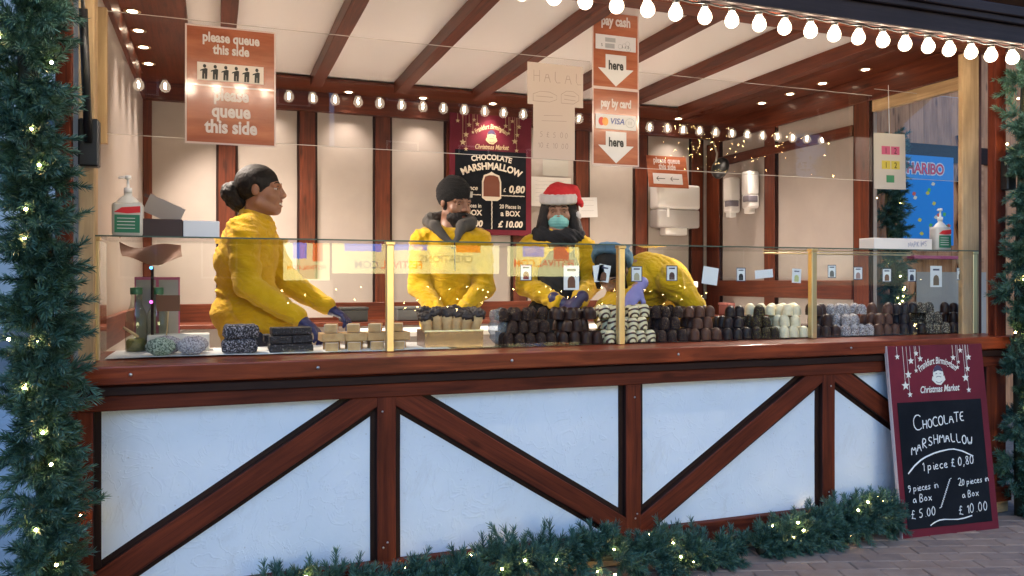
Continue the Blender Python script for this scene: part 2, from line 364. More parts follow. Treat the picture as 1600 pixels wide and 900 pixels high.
# raised shutter with its dark fascia
flap = empty('shutter_flap', (1.9, .05, 2.86), 'raised front shutter with dark moulded edge carrying the big light bulbs', 'shutter')
V = [(-.75, .09, 2.86), (5.3, .09, 2.86), (5.3, -.40, 2.60), (-.75, -.40, 2.60)]
me = mesh('flap_board', V + [(a, b, c + .04) for a, b, c in V], [(3, 2, 1, 0), (4, 5, 6, 7), (0, 1, 5, 4), (1, 2, 6, 5), (2, 3, 7, 6), (3, 0, 4, 7)], m_fascia)
obj('flap_board', me, flap)
beam('fascia_board', (-.78, -.42, 2.572), (5.33, -.42, 2.572), .09, .04, m_fascia, flap)
beam('fascia_board', (-.78, -.44, 2.632), (5.33, -.44, 2.632), .03, .06, m_fascia, flap)
beam('fascia_board', (-.78, -.455, 2.672), (5.33, -.455, 2.672), .048, .08, m_fascia, flap)
beam('lamp_batten', (-.75, -.375, 2.534), (5.3, -.375, 2.534), .07, .02, m_timber, flap, n=(0, 0, -1))
# gas struts
def strut(x, yb, zb, yt, zt, lab):
    e = empty('gas_strut', (x, yb, zb), lab, 'strut', 'gas struts of the shutter')
    a, b = Vector((x, yb, zb)), Vector((x, yt, zt)); mid = a.lerp(b, .58)
    obj('cylinder', tube_me('cylinder', [a, mid], .015, m_black, 12), e)
    obj('rod', tube_me('rod', [mid, b], .007, m_steel, 10), e)
    box('bracket', x - .035, x + .035, yb - .005, yb + .06, zb - .09, zb + .09, m_black, e, bev=.006)
strut(-.452, .08, 1.86, -.14, 2.66, 'black gas strut with bracket on the pale stud beside the queue sign')
strut(4.29, .02, 1.95, -.2, 2.66, 'black and silver gas strut in front of the corner post above the blackboard')

# ================================================================== LAMPS
m_bulb = emission('bulb globe', (1, .80, .58), 12, .82)
m_core = emission('bulb core', (1, .82, .62), 280)
m_sock = mat('bulb socket', (.02, .018, .016), .5)
bulb_prof = [(0, -.098), (.014, -.096), (.025, -.088), (.032, -.075), (.033, -.063), (.029, -.048), (.021, -.034), (.015, -.022), (.0135, -.016)]
bulb_me = lathe_me('bulb_globe', bulb_prof[::-1], m_bulb, 14)
core_me = lathe_me('filament', [(0, -.082), (.007, -.078), (.008, -.05), (.004, -.036), (0, -.034)], m_core, 8)
sock_me = lathe_me('socket', [(0, 0), (.017, 0), (.018, -.012), (.0155, -.020), (0, -.020)], m_sock, 12)
for k in range(-14, 25):
    x = 1.538 + .14 * k
    e = empty('light_bulb', (x, -.375, 2.525), 'lit warm globe bulb hanging in the row under the shutter edge', 'light bulb', 'row of bulbs under the shutter edge')
    M = Matrix.Translation((x, -.375, 2.524)) @ Matrix.Rotation(random.uniform(-.09, .09), 4, 'X') @ Matrix.Rotation(random.uniform(-.07, .07), 4, 'Y') @ Matrix.Scale(.92, 4)
    for nme, me in (('socket', sock_me), ('globe', bulb_me), ('filament', core_me)): obj(nme, me, e, M)
pts = []
for k in range(-14, 25):
    x = 1.538 + .14 * k; pts += [(x, -.392, 2.522), (x + .07, -.394, 2.514 - .004 * random.random())]
tag(obj('festoon_cable', tube_me('festoon_cable', pts, .0045, m_sock, 6)), 'thin black cable joining the bulbs under the shutter edge', 'cable')
m_lens = emission('downlight lens', (1, .78, .55), 22)
ring_me = lathe_me('trim_ring', [(.026, -.002), (.042, -.004), (.044, 0), (.026, 0)], m_gold, 18)
lens_me = lathe_me('lens', [(0, -.0045), (.016, -.0045), (.026, -.0015)], m_lens, 16)
def downlight(x, y, z, aim, en, lab, grp):
    e = empty('downlight', (x, y, z), lab, 'downlight', grp)
    M = Matrix.Translation((x, y, z)); obj('trim_ring', ring_me, e, M); obj('lens', lens_me, e, M)
    L = bpy.data.lights.new('downlight_beam', 'SPOT'); L.energy = en; L.color = (1, .84, .71); L.spot_size = R(95); L.spot_blend = .8; L.shadow_soft_size = .03
    o = bpy.data.objects.new('downlight_beam', L); link(o, e, Matrix.Translation((x, y, z - .03)) @ Vector(aim).to_track_quat('-Z', 'Y').to_matrix().to_4x4())
for y in (1.4, 1.75, 2.1, 2.5): downlight(XL + .08, y, ZC - .056, (.55, .05, -1), SPOT_E, 'recessed downlight in the timber soffit above the queue sign end wall', 'downlights over the end wall behind the queue sign')
for y in (.97, 1.38, 1.73, 2.07): downlight(XR - .18, y, ZC - .056, (-.55, .05, -1), SPOT_E, 'recessed downlight in the timber soffit above the soap dispenser wall', 'downlights over the soap dispenser wall')
for k in range(7): downlight(.37 + .588 * k, YB - .17, ZC - .036, (0, .02, -1), SPOT_E * .1, 'recessed downlight above the back wall panels', 'downlights along the back wall')

# ================================================================== DISPLAY CASE
case = empty('display_case', (1.9, .48, 1.02), 'long glass display case with brass corner posts on the counter', 'display case')
GX = [P(149, 450, .25).x, P(609, 450, .25).x, P(970, 450, .25).x, P(1270, 450, .25).x, P(1521, 450, .25).x]
ZT = 1.51
for i, x in enumerate(GX):
    w = .034 if i else .03
    o = box('post', x - w / 2, x + w / 2, .235, .27, 1.021, ZT - .012, m_gold, case, bev=.003)
    box('cap', x - w / 2 - .004, x + w / 2 + .004, .231, .274, ZT - .012, ZT + .002, m_gold, o, bev=.002)
for a, b in zip(GX[:-1], GX[1:]):
    o = box('front_pane', a + .0175, b - .0175, .25, .254, 1.024, ZT - .008, m_glass, case, bev=0)
    o = box('top_pane', a + .001, b - .001, .215, .715, ZT + .0025, ZT + .0085, m_glass, case, bev=0)
    box('pane_edge', a + .001, b - .001, .2135, .2148, ZT + .0025, ZT + .0085, m_edge, o, bev=0)
for x in (GX[0] - .012, GX[-1] + .012):
    box('end_pane', x - .002, x + .002, .272, .69, 1.024, ZT - .004, m_glass, case, bev=0)
for z in (1.026, ZT - .006):
    box('frame_rail', GX[3] + .02, GX[4] - .02, .694, .706, z - .004, z + .004, m_gold, case, bev=.001)
# white paper liner under the goods
def wavy(name, x0, x1, y0, y1, z, m, amp=.004, n=60):
    V = []; F = []
    for i in range(n + 1):
        for j in range(9):
            x = x0 + (x1 - x0) * i / n; y = y0 + (y1 - y0) * j / 8
            V.append((x, y + .012 * noise.noise((x * 4, 3, j)) * (j == 0), z + amp * (1 + noise.noise((x * 5, y * 6, 2)))))
    for i in range(n):
        for j in range(8):
            a = i * 9 + j; F.append((a, a + 9, a + 10, a + 1))
    me = mesh(name, V, F, m, None, True)
    return obj(name, me, None)
m_cloth = mat('white tray paper', (.78, .76, .74), .8, bump=.25, bscale=140)
tag(wavy('paper_liner', GX[0] + .03, 1.02, .265, .66, 1.0225, m_cloth), 'white paper liner under the coconut balls and wafers', 'paper liner')
m_tray = mat('dark tray', (.02, .018, .018), .15, coat=.5)
tray_ = tag(box('serving_tray', 1.05, GX[-1] - .03, .272, .68, 1.021, 1.026, m_tray, None), 'long dark glossy tray under the chocolate marshmallow piles', 'tray')
box('riser_step', P(790, 540, .4).x, P(1506, 540, .4).x, .398, .56, 1.0265, 1.083, m_tray, tray_)

# ================================================================== ACRYLIC SCREENS over the counter
YG = .70
def screen(pxl, pxr, pyt, pyb, lab, tilt=0):
    a = P(pxl, pyb, YG); b = P(pxr, 438, YG); top = P(pxl, pyt, YG).z
    w = b.x - a.x; h = top - a.z
    M = Matrix.Translation((a.x, YG, top)) @ Matrix.Rotation(tilt, 4, 'X')
    me = bm_mesh('acrylic_screen', box_bm(w, .004, h), m_acryl); shift(me, (w / 2, 0, -h / 2))
    o = tag(obj('acrylic_screen', me, None, M), lab, 'acrylic screen', 'acrylic screens above the counter')
    for z in (-h, 0):
        e = bm_mesh('screen_edge', box_bm(w, .0046, .0022), m_plexedge); shift(e, (w / 2, 0, z)); obj('screen_edge', e, o, M)
screen(167, 922, 17, 209, 'clear acrylic screen with the queue sign stuck on it')
screen(926, 1362, 105, 259, 'clear acrylic screen between the pay signs and the side opening', R(-.6))
screen(1366, 1500, 139, 276, 'narrow clear acrylic screen beside the hanging number card')
# ================================================================== SIGNS and lettering
def plane(o, right, up):
    r = Vector(right).normalized(); u = Vector(up); u = (u - r * u.dot(r)).normalized(); n = r.cross(u)
    M = Matrix((r, u, n)).transposed().to_4x4(); M.translation = Vector(o); return M
def yplane(px, py, y): return plane(P(px, py, y), (1, 0, 0), (0, 0, 1))
def sheet(name, M, x0, y0, w, h, m, parent=None, t=.002, z=0, bev=0):
    me = bm_mesh(name, box_bm(w, h, t, bev), m)
    return obj(name, me, parent, M @ Matrix.Translation((x0 + w / 2, y0 + h / 2, z + t / 2)))
def poly(name, M, pts, m, parent, z=.001):
    return obj(name, mesh(name, [(x, y, 0) for x, y in pts], [tuple(range(len(pts)))], m), parent, M @ Matrix.Translation((0, 0, z)))
def text(name, M, s, x, y, size, m, parent, align='CENTER', sx=1, bold=0, arc=0, z=.0025, shear=0, slope=0):
    cu = bpy.data.curves.new('t', 'FONT'); cu.body = s; cu.size = size; cu.align_x = align; cu.offset = bold; cu.shear = shear; cu.resolution_u = 3
    to = bpy.data.objects.new('t', cu); tm = to.to_mesh()
    V = [v.co.copy() for v in tm.vertices]; F = [tuple(p.vertices) for p in tm.polygons]
    to.to_mesh_clear(); bpy.data.objects.remove(to); bpy.data.curves.remove(cu)
    out = []
    for v in V:
        vx, vy = v.x * sx, v.y
        if arc:
            a = vx / arc; vx, vy = (arc + vy) * math.sin(a), (arc + vy) * math.cos(a) - arc
        out.append((x + vx, y + vy + slope * vx, 0))
    return obj(name, mesh(name, out, F, m), parent, M @ Matrix.Translation((0, 0, z)))
GL = {'C': [[(.9, .85), (.6, 1), (.2, .85), (.05, .5), (.2, .12), (.6, 0), (.95, .15)]], 'H': [[(.1, 1), (.1, 0)], [(.85, 1), (.85, 0)], [(.1, .5), (.85, .52)]],
 'O': [[(.5, 1), (.12, .8), (.05, .4), (.3, .02), (.7, .02), (.95, .4), (.85, .85), (.5, 1)]], 'L': [[(.15, 1), (.12, 0), (.85, .05)]],
 'A': [[(.05, 0), (.45, 1), (.9, 0)], [(.22, .4), (.75, .4)]], 'T': [[(.05, .97), (.95, 1)], [(.5, 1), (.48, 0)]], 'E': [[(.85, 1), (.15, .97), (.12, 0), (.85, .02)], [(.13, .5), (.7, .52)]],
 'M': [[(.02, 0), (.12, 1), (.5, .35), (.88, 1), (.98, 0)]], 'R': [[(.12, 0), (.12, 1), (.6, 1), (.8, .78), (.6, .52), (.12, .48), (.85, 0)]],
 'S': [[(.85, .88), (.5, 1), (.15, .8), (.3, .56), (.7, .44), (.85, .2), (.5, 0), (.1, .12)]], 'W': [[(.02, 1), (.25, 0), (.5, .6), (.75, 0), (.98, 1)]],
 'B': [[(.12, 0), (.12, 1), (.6, .97), (.75, .77), (.55, .54), (.12, .52), (.6, .5), (.85, .27), (.6, .02), (.12, 0)]],
 'p': [[(.2, .55), (.15, -.35)], [(.18, .4), (.5, .57), (.8, .35), (.6, .05), (.2, .1)]], 'i': [[(.4, .5), (.45, 0), (.65, .05)], [(.42, .75), (.44, .78)]],
 'e': [[(.1, .28), (.75, .33), (.6, .56), (.25, .5), (.1, .2), (.4, 0), (.8, .1)]], 'c': [[(.75, .5), (.4, .56), (.12, .25), (.4, 0), (.8, .1)]],
 's': [[(.75, .5), (.35, .55), (.3, .35), (.7, .2), (.5, 0), (.1, .06)]], 'n': [[(.12, .55), (.15, 0)], [(.15, .35), (.5, .57), (.75, .4), (.8, 0)]],
 'a': [[(.75, .5), (.4, .55), (.1, .25), (.35, 0), (.7, .2), (.75, .55), (.85, .02)]], 'o': [[(.45, .55), (.1, .3), (.4, 0), (.8, .25), (.45, .55)]], 'x': [[(.1, .55), (.8, 0)], [(.8, .55), (.1, 0)]],
 '0': [[(.5, 1), (.15, .65), (.2, .15), (.5, 0), (.8, .3), (.8, .8), (.5, 1)]], '1': [[(.25, .7), (.55, 1), (.5, 0)]], '2': [[(.12, .78), (.45, 1), (.8, .75), (.55, .35), (.1, .02), (.5, .1), (.9, 0)]],
 '5': [[(.8, 1), (.3, .97), (.22, .55), (.6, .6), (.8, .3), (.5, 0), (.12, .1)]], '8': [[(.5, .52), (.2, .78), (.5, 1), (.78, .78), (.5, .52), (.15, .22), (.5, 0), (.85, .22), (.5, .52)]],
 '9': [[(.75, .75), (.45, 1), (.15, .75), (.4, .5), (.75, .7), (.7, .3), (.35, 0)]], ',': [[(.4, .1), (.25, -.18)]], '.': [[(.4, .02), (.46, .04)]],
 'P': [[(.12, 0), (.12, 1), (.65, .97), (.8, .72), (.6, .48), (.12, .45)]], 'N': [[(.1, 0), (.12, 1), (.8, 0), (.85, 1)]], 'K': [[(.15, 1), (.12, 0)], [(.8, 1), (.15, .5), (.85, 0)]], 'I': [[(.5, 1), (.5, 0)]],
 '£': [[(.8, .8), (.55, 1), (.35, .75), (.4, .2), (.1, .05), (.35, .12), (.9, 0)], [(.12, .5), (.7, .52)]], 't': [[(.4, .85), (.42, .05), (.7, .05)], [(.15, .55), (.7, .58)]], 'u': [[(.12, .55), (.2, .05), (.6, .1), (.72, .55), (.8, 0)]], 'r': [[(.15, .55), (.2, 0)], [(.2, .38), (.5, .56), (.75, .5)]], 'w': [[(.05, .55), (.25, 0), (.5, .4), (.7, 0), (.95, .55)]]}
def ribbon(V, F, pts, w):
    pts = [Vector((p[0], p[1], 0)) for p in pts]
    # light smoothing of the stroke
    if len(pts) > 2:
        q = [pts[0]]
        for a, b in zip(pts[:-1], pts[1:]): q += [a.lerp(b, .3), a.lerp(b, .7)]
        q.append(pts[-1]); pts = q
    base = len(V)
    for i, p in enumerate(pts):
        t = (pts[min(i + 1, len(pts) - 1)] - pts[max(i - 1, 0)]); t = t.normalized() if t.length > 1e-9 else Vector((1, 0, 0))
        nn = Vector((-t.y, t.x, 0)) * w * random.uniform(.38, .6)
        V.append(p + nn); V.append(p - nn)
    for i in range(len(pts) - 1): a = base + 2 * i; F.append((a, a + 1, a + 3, a + 2))
def chalk(name, M, s, x, y, size, m, parent, w=.004, slope=0, arc=0, adv=.78, z=.003, first=1.0):
    V = []; F = []; cx = 0
    for k, ch in enumerate(s):
        sc = size * (first if k == 0 else random.uniform(.93, 1.07))
        if ch in GL:
            dy = -arc * ((k / max(1, len(s) - 1)) - .5) ** 2 * 4 + arc
            for st_ in GL[ch]: ribbon(V, F, [(x + cx + q[0] * sc * .7, y + dy + slope * cx + q[1] * sc) for q in st_], w)
            cx += sc * (adv if ch not in ',.iI1' else adv * .6)
        else: cx += sc * .4
    return obj(name, mesh(name, V, F, m), parent, M @ Matrix.Translation((0, 0, z)))
def strokes(name, M, lines, m, parent, w=.004, z=.003):
    V = []; F = []
    for l in lines: ribbon(V, F, l, w)
    return obj(name, mesh(name, V, F, m), parent, M @ Matrix.Translation((0, 0, z)))
def star_pts(x, y, r): return [(x + r * (1 if k % 2 == 0 else .42) * math.sin(math.pi * k / 5), y + r * (1 if k % 2 == 0 else .42) * math.cos(math.pi * k / 5)) for k in range(10)]
def ell(x, y, rx, ry, n=20): return [(x + rx * math.cos(2 * math.pi * k / n), y + ry * math.sin(2 * math.pi * k / n)) for k in range(n)]
def market_head(M, w, h, parent, mw, md):
    """the red header: hanging stars, arched lettering, bearded face emblem; w wide, header from y=h-hd to h"""
    s = w / .66; yt = h
    for x, l, r in ((.06, .06, .018), (.10, .22, .028), (.125, .27, .018), (.125, .16, .024), (.15, .085, .022), (.18, .14, .014), (.19, .045, .018), (.215, .075, .02),
                    (.445, .075, .02), (.47, .13, .014), (.48, .10, .013), (.50, .035, .018), (.52, .19, .026), (.535, .26, .018), (.54, .14, .02), (.555, .075, .021)):
        x = x * s; l = l * s; r = r * s
        obj_ = poly('star', M, star_pts(x, yt - l, r), mw, parent, .0034)
        strokes('string', M, [[(x, yt - .004), (x, yt - l + r)]], mw, parent, .0024 * s, .003)
    text('lettering', M, 'Frankfurt Birmingham', w / 2, yt - .105 * s, .052 * s, mw, parent, bold=.0009, arc=.19 * s, shear=.25, sx=.58, z=.0034)
    text('lettering', M, 'Christmas Market', w / 2, yt - .262 * s, .052 * s, mw, parent, bold=.001, shear=.3, sx=.72, slope=.02, z=.0034)
    cx, cy = w / 2, yt - .165 * s
    em = poly('emblem', M, ell(cx, cy, .036 * s, .05 * s), mw, parent, .0032)
    poly('emblem_hat', M, [(cx - .033 * s, cy + .012 * s), (cx - .028 * s, cy + .035 * s), (cx - .004 * s, cy + .053 * s), (cx + .02 * s, cy + .045 * s), (cx + .034 * s, cy + .014 * s), (cx, cy + .022 * s)], md, em, .0038)
    poly('emblem_beard', M, [(cx - .042 * s, cy - .01 * s), (cx - .048 * s, cy - .03 * s), (cx - .02 * s, cy - .055 * s), (cx + .012 * s, cy - .06 * s), (cx + .046 * s, cy - .032 * s), (cx + .04 * s, cy - .008 * s), (cx, cy - .03 * s)], mw, em, .0042)
    strokes('emblem_line', M, [[(cx - .02 * s, cy + .002 * s), (cx - .008 * s, cy + .005 * s)], [(cx + .008 * s, cy + .005 * s), (cx + .02 * s, cy + .002 * s)], [(cx - .018 * s, cy - .016 * s), (cx, cy - .01 * s), (cx + .018 * s, cy - .016 * s)], [(cx - .02 * s, cy - .04 * s), (cx, cy - .05 * s), (cx + .022 * s, cy - .038 * s)]], md, em, .003 * s, .0046)
# ---- blackboard leaning on the counter
BL, BR_ = PZ(1411, 843, 0), PZ(1561, 826, 0)
TL = P(1398, 541, -.012)
Mb = plane(BL, BR_ - BL, TL - BL); bw = (BR_ - BL).length; bh = (TL - BL).length
mw = mat('white sign print', (.74, .72, .66), .6); md = mat('dark sign print', (.05, .04, .09), .6)
cb = empty('price_blackboard', (BL + BR_) / 2, 'tall red framed blackboard with chalk prices leaning against the counter', 'blackboard')
sheet('frame', Mb, 0, 0, bw, bh, m_boardred, cb, .022, -.02, .002)
sheet('side_edge', Mb, -.004, 0, .0035, bh, mat('pale board edge', (.5, .42, .44), .6), cb, .02, -.019)
sheet('writing_panel', Mb, .05 * bw, .045 * bh, .88 * bw, .655 * bh, m_boardblack, cb, .0015, .0025)
market_head(Mb, bw, bh, cb, mw, md)
q = lambda fx, fy: (fx * bw, fy * bh)
def ch(s, fx, fy, size, **k): chalk('chalk_writing', Mb, s, fx * bw, fy * bh, size, m_redwhite, cb, z=.0048, **k)
ch('CHOCOLATE', .19, .55, .048, slope=.12, first=1.75, adv=.74, w=.0055)
ch('MARSHMALLOW', .15, .425, .047, slope=.07, arc=.04, adv=.80, w=.0055)
strokes('chalk_line', Mb, [[q(.10, .33), q(.2, .385), q(.33, .42), q(.5, .44), q(.63, .44), q(.79, .395)]], m_redwhite, cb, .007, .0048)
ch('1 piece £ 0,80', .24, .338, .046, slope=.05, adv=.66, w=.0048)
ch('9 pieces in', .08, .235, .036, slope=.06, adv=.57, w=.004); ch('a Box', .12, .178, .04, slope=.06, adv=.7, w=.0042); ch('£ 5.00', .09, .098, .046, slope=.06, adv=.7, w=.0042)
ch('20 pieces in', .60, .245, .033, slope=.06, adv=.58, w=.004, first=1.3); ch('a Box', .63, .18, .036, slope=.05, adv=.7, w=.004); ch('£ 10.00', .58, .095, .047, slope=.05, adv=.72, w=.0042)
zz = []
for k in range(26):
    t = k / 25; bx, by = .40 + .12 * t, .14 + .145 * t
    zz.append(q(bx + (.018 if k % 2 else -.012), by + (.004 if k % 2 else 0)))
strokes('chalk_line', Mb, [zz], m_redwhite, cb, .0035, .0048)
strokes('chalk_line', Mb, [[q(.28, .056), q(.33, .072), q(.4, .082), q(.5, .076), q(.6, .072), q(.72, .085)]], m_redwhite, cb, .006, .0048)
# ---- menu board on the back wall
Ym = YB - .055
a, b = P(702, 366, Ym), P(829, 366, Ym); mbw = b.x - a.x; mbh = P(702, 176, Ym).z - a.z
Mm = plane(a, (1, 0, 0), (0, 0, 1))
mb = empty('menu_board', a, 'red framed black menu board for chocolate marshmallows on the back wall', 'menu board')
mwd = mat('warm white print', (.72, .66, .56), .6)
sheet('frame', Mm, 0, 0, mbw, mbh, m_boardred, mb, .02, 0, .002)
sheet('menu_panel', Mm, .06 * mbw, .045 * mbh, .87 * mbw, .655 * mbh, m_boardblack, mb, .002, .0205)
Mm2 = Mm @ Matrix.Translation((0, 0, .0205))
market_head(Mm2, mbw, mbh, mb, mat('gold sign print', (.55, .42, .24), .6), md)
def mt(s, fx, fy, size, **k): text('lettering', Mm2, s, fx * mbw, fy * mbh, size * mbw, mwd, mb, z=.0042, **k)
mt('CHOCOLATE', .5, .628, .085, bold=.0022, arc=1.0 * mbw, sx=.95); mt('MARSHMALLOW', .5, .548, .11, bold=.003, arc=.80 * mbw, sx=.88)
mt('1 Piece', .22, .37, .075, shear=.2, bold=.001); mt('£', .66, .365, .06, bold=.001); mt('0,80', .81, .36, .115, shear=.15, bold=.003)
mt('9 Pieces in', .25, .225, .065, bold=.001, sx=.9); mt('a BOX', .26, .162, .085, bold=.002); mt('£ 5.00', .26, .068, .10, bold=.003, shear=.15)
mt('20 Pieces in', .73, .225, .065, bold=.001, sx=.85); mt('a BOX', .73, .162, .085, bold=.002); mt('£ 10.00', .73, .068, .10, bold=.003, shear=.15)
strokes('divider', Mm2, [[(mbw * (.07 + .03 * k), mbh * (.33 + .003 * (k % 2))) for k in range(11)], [(mbw * (.61 + .025 * k), mbh * (.33 + .003 * (k % 2))) for k in range(13)], [(mbw * (.5 + .006 * (k % 2)), mbh * (.29 - .02 * k)) for k in range(13)]], mwd, mb, .008, .0042)
poly('marshmallow_outline', Mm2, [(mbw * (.5 + .118 * x), mbh * (.4 + .115 * y)) for x, y in [(-1, -.8), (-.6, -1), (.6, -1), (1, -.8), (1, .4), (.8, .85), (.3, .98), (0, 1.12), (-.3, .98), (-.8, .85), (-1, .4)]], mwd, mb, .0042)
poly('marshmallow_picture', Mm2, [(mbw * (.5 + .1 * x), mbh * (.4 + .1 * y)) for x, y in [(-1, -.8), (1, -.8), (1, .4), (.8, .85), (.3, .98), (-.3, .98), (-.8, .85), (-1, .4)]], mat('chocolate print', (.16, .04, .02), .5), mb, .005)
# ---- queue sign: two laminated sheets
Yq = YG - .012
m_lam = mat('laminate margin', (.62, .50, .47), .12, coat=1)
m_letter = mat('pale sign letters', (.62, .54, .52), .3, coat=.5)
qs = empty('queue_sign', P(360, 222, Yq), 'wood-print sign reading please queue this side with six small figures', 'sign')
a = P(289, 223, Yq); b = P(431, 223, Yq); qw = b.x - a.x; qz = P(289, 36, Yq).z - a.z
Mq = plane(a, (1, 0, 0), (0, 0, 1))
def lam(M, x0, y0, w, h, parent, z): # laminated sheet slightly buckled
    s_ = sheet('laminated_sheet', M, x0, y0, w, h, m_lam, parent, .001, z)
    nx, ny = 14, 10; V = []; F = []
    for i in range(nx + 1):
        for j in range(ny + 1):
            V.append((x0 + .008 + (w - .016) * i / nx - 0, y0 + .008 + (h - .016) * j / ny, z + .0016 + .0008 * noise.noise((i * .9, j * .7, x0 * 9 + y0))))
    for i in range(nx):
        for j in range(ny): k = i * (ny + 1) + j; F.append((k, k + ny + 1, k + ny + 2, k + 1))
    o = obj('sign_print', mesh('sign_print', V, F, m_print, None, True), s_, M); return s_
lam(Mq, 0, qz * .46, qw, qz * .54, qs, 0); lam(Mq, 0, 0, qw, qz * .5, qs, .002)
text('lettering', Mq, 'please queue', qw / 2, qz * .865, .062, m_letter, qs, sx=.78, bold=.0022, z=.006)
text('lettering', Mq, 'this side', qw / 2, qz * .765, .062, m_letter, qs, sx=.78, bold=.0022, z=.006)
pan = sheet('picture_panel', Mq, qw * .13, qz * .535, qw * .73, qz * .15, mat('sign cream panel', (.66, .56, .50), .3), qs, .0008, .0045)
for k in range(6):
    x = qw * (.21 + .115 * k); y = qz * .545; hh = qz * .125
    poly('figure', Mq, [(x - .011, y), (x - .001, y), (x - .001, y + hh * .35), (x + .001, y + hh * .35), (x + .001, y), (x + .011, y), (x + .013, y + hh * .7), (x + .004, y + hh * .74), (x - .018, y + hh * .6), (x - .020, y + hh * .5), (x - .010, y + hh * .55)][::1], m_ink, pan, .006)
    poly('figure_head', Mq, ell(x, y + hh * .87, .0075, .009, 10), m_ink, pan, .0061)
text('lettering', Mq, 'please', qw / 2, qz * .375, .078, m_letter, qs, sx=.8, bold=.003, z=.0062)
text('lettering', Mq, 'queue', qw / 2, qz * .235, .085, m_letter, qs, sx=.82, bold=.003, z=.0062)
text('lettering', Mq, 'this side', qw / 2, qz * .10, .085, m_letter, qs, sx=.82, bold=.003, z=.0062)
# ---- pay signs
a = P(925, 257, Yq); b = P(998, 257, Yq); pw = b.x - a.x; pz = P(961, 17, Yq).z - P(961, 257, Yq).z
m_lblue = mat('white sign panel', (.64, .62, .63), .35)
for kk, (y0, h, t1) in enumerate(((pz * .5, pz * .5, 'pay cash'), (0, pz * .5, 'pay by card'))):
    Mp = plane(a + Vector((0, -.002 * kk, y0)), (1, 0, 0), (0, 0, 1))
    lab = ('wood-print sign reading pay cash here with white arrow', 'wood-print sign reading pay by card here with white arrow')[kk]
    ps = empty('pay_sign', a + Vector((pw / 2, 0, y0)), lab, 'sign')
    lam(Mp, 0, 0, pw, h, ps, 0)
    text('lettering', Mp, t1, pw / 2, h * (.82 if kk == 0 else .76), .075 if kk == 0 else .062, m_letter, ps, sx=.72 if kk == 0 else .66, bold=.0028, z=.004)
    sheet('picture_panel', Mp, pw * .07, h * (.50 if kk == 0 else .47), pw * .86, h * .19, m_lblue, ps, .0006, .003)
    poly('arrow', Mp, [(pw * x, h * y) for x, y in [(.5, .03), (.88, .26), (.72, .26), (.72, .44), (.28, .44), (.28, .26), (.12, .26)]], m_lblue, ps, .0036)
    text('lettering', Mp, 'here', pw / 2, h * .25, .07, m_ink, ps, sx=.72, bold=.0025, z=.0044)
    if kk == 0:
        sheet('banknote', Mp, pw * .27, h * .60, pw * .22, h * .055, m_grey, ps, .0004, .004); sheet('banknote', Mp, pw * .27, h * .52, pw * .2, h * .06, m_grey, ps, .0004, .004)
        text('lettering', Mp, '5', pw * .2, h * .535, .024, m_ink, ps, z=.0045); text('lettering', Mp, '1 1 2', pw * .7, h * .535, .024, m_ink, ps, z=.0045)
        for k, (x, y) in enumerate(((.59, .555), (.68, .57), (.77, .53), (.75, .6))): strokes('coin', Mp, [[(pw * x + .013 * math.cos(q_), h * y + .013 * math.sin(q_)) for q_ in [i * .7 for i in range(10)]]], m_grey, ps, .002, .0044)
    else:
        for x, m in ((.19, mat('card red', (.62, .04, .03), .4)), (.27, mat('card orange', (.75, .32, .05), .4))):
            poly('card_logo', Mp, ell(pw * x, h * .565, pw * .065, h * .055, 16), m, ps, .0042 + x * .001)
        text('lettering', Mp, 'VISA', pw * .52, h * .54, .046, mat('card blue', (.03, .05, .25), .4), ps, shear=.2, bold=.001, z=.0045)
        strokes('contactless_mark', Mp, [ell(pw * .8, h * .565, pw * .1, h * .06, 14) + [(pw * .9, h * .565)]] + [[(pw * (.76 + .03 * k), h * .545), (pw * (.775 + .03 * k), h * .565), (pw * (.76 + .03 * k), h * .585)] for k in range(3)], m_grey, ps, .003, .0045)
# ---- papers on the screen and walls
m_pinkpaper = mat('thin paper', (.52, .42, .37), .8)
def paper(name, px0, py0, px1, py1, y, lab, m=None, lines=0, rot=0, mink=None, parent=None, cat='paper'):
    a = P(px0, py1, y); w = P(px1, py1, y).x - a.x; h = P((px0 + px1) / 2, py0, y).z - P((px0 + px1) / 2, py1, y).z
    M = plane(a, (1, 0, 0), (0, 0, 1)) @ Matrix.Rotation(rot, 4, 'Z')
    o = sheet(name, M, 0, 0, w, h, m or m_paper, None, .001)
    tag(o, lab, cat)
    L = []
    for k in range(lines):
        yy = h * (.86 - .78 * k / max(1, lines)); n = random.randint(6, 11)
        L.append([(w * (.12 + .7 * i / n), yy + random.uniform(-.006, .006) * h * 3) for i in range(n + 1)])
    if L: strokes('handwriting', M, L, mink or m_grey, o, .0022, .0016)
    return o, M, w, h
o, M, w, h = paper('handwritten_notice', 824, 97, 911, 162, Yq, 'handwritten HALAL notice on thin paper stuck to the acrylic screen', m_pinkpaper)
faint = mat('faint pencil', (.26, .20, .18), .8)
V = chalk('handwriting', M, 'HALAL', w * .1, h * .55, .062, faint, o, w=.0025, adv=1.0, z=.0016)
strokes('handwriting', M, [[(w * .1, h * .08), (w * .1, h * .32), (w * .52, h * .32), (w * .52, h * .08), (w * .1, h * .08)], [(w * .6, h * .08), (w * .6, h * .38), (w * .92, h * .38), (w * .92, h * .08), (w * .6, h * .08)], [(w * .15, h * .2), (w * .45, h * .2)], [(w * .65, h * .28), (w * .86, h * .26)], [(w * .65, h * .18), (w * .86, h * .16)]], faint, o, .002, .0016)
o, M, w, h = paper('handwritten_notice', 833, 163, 898, 247, Yq, 'lower handwritten price note on thin paper below the HALAL notice', m_pinkpaper)
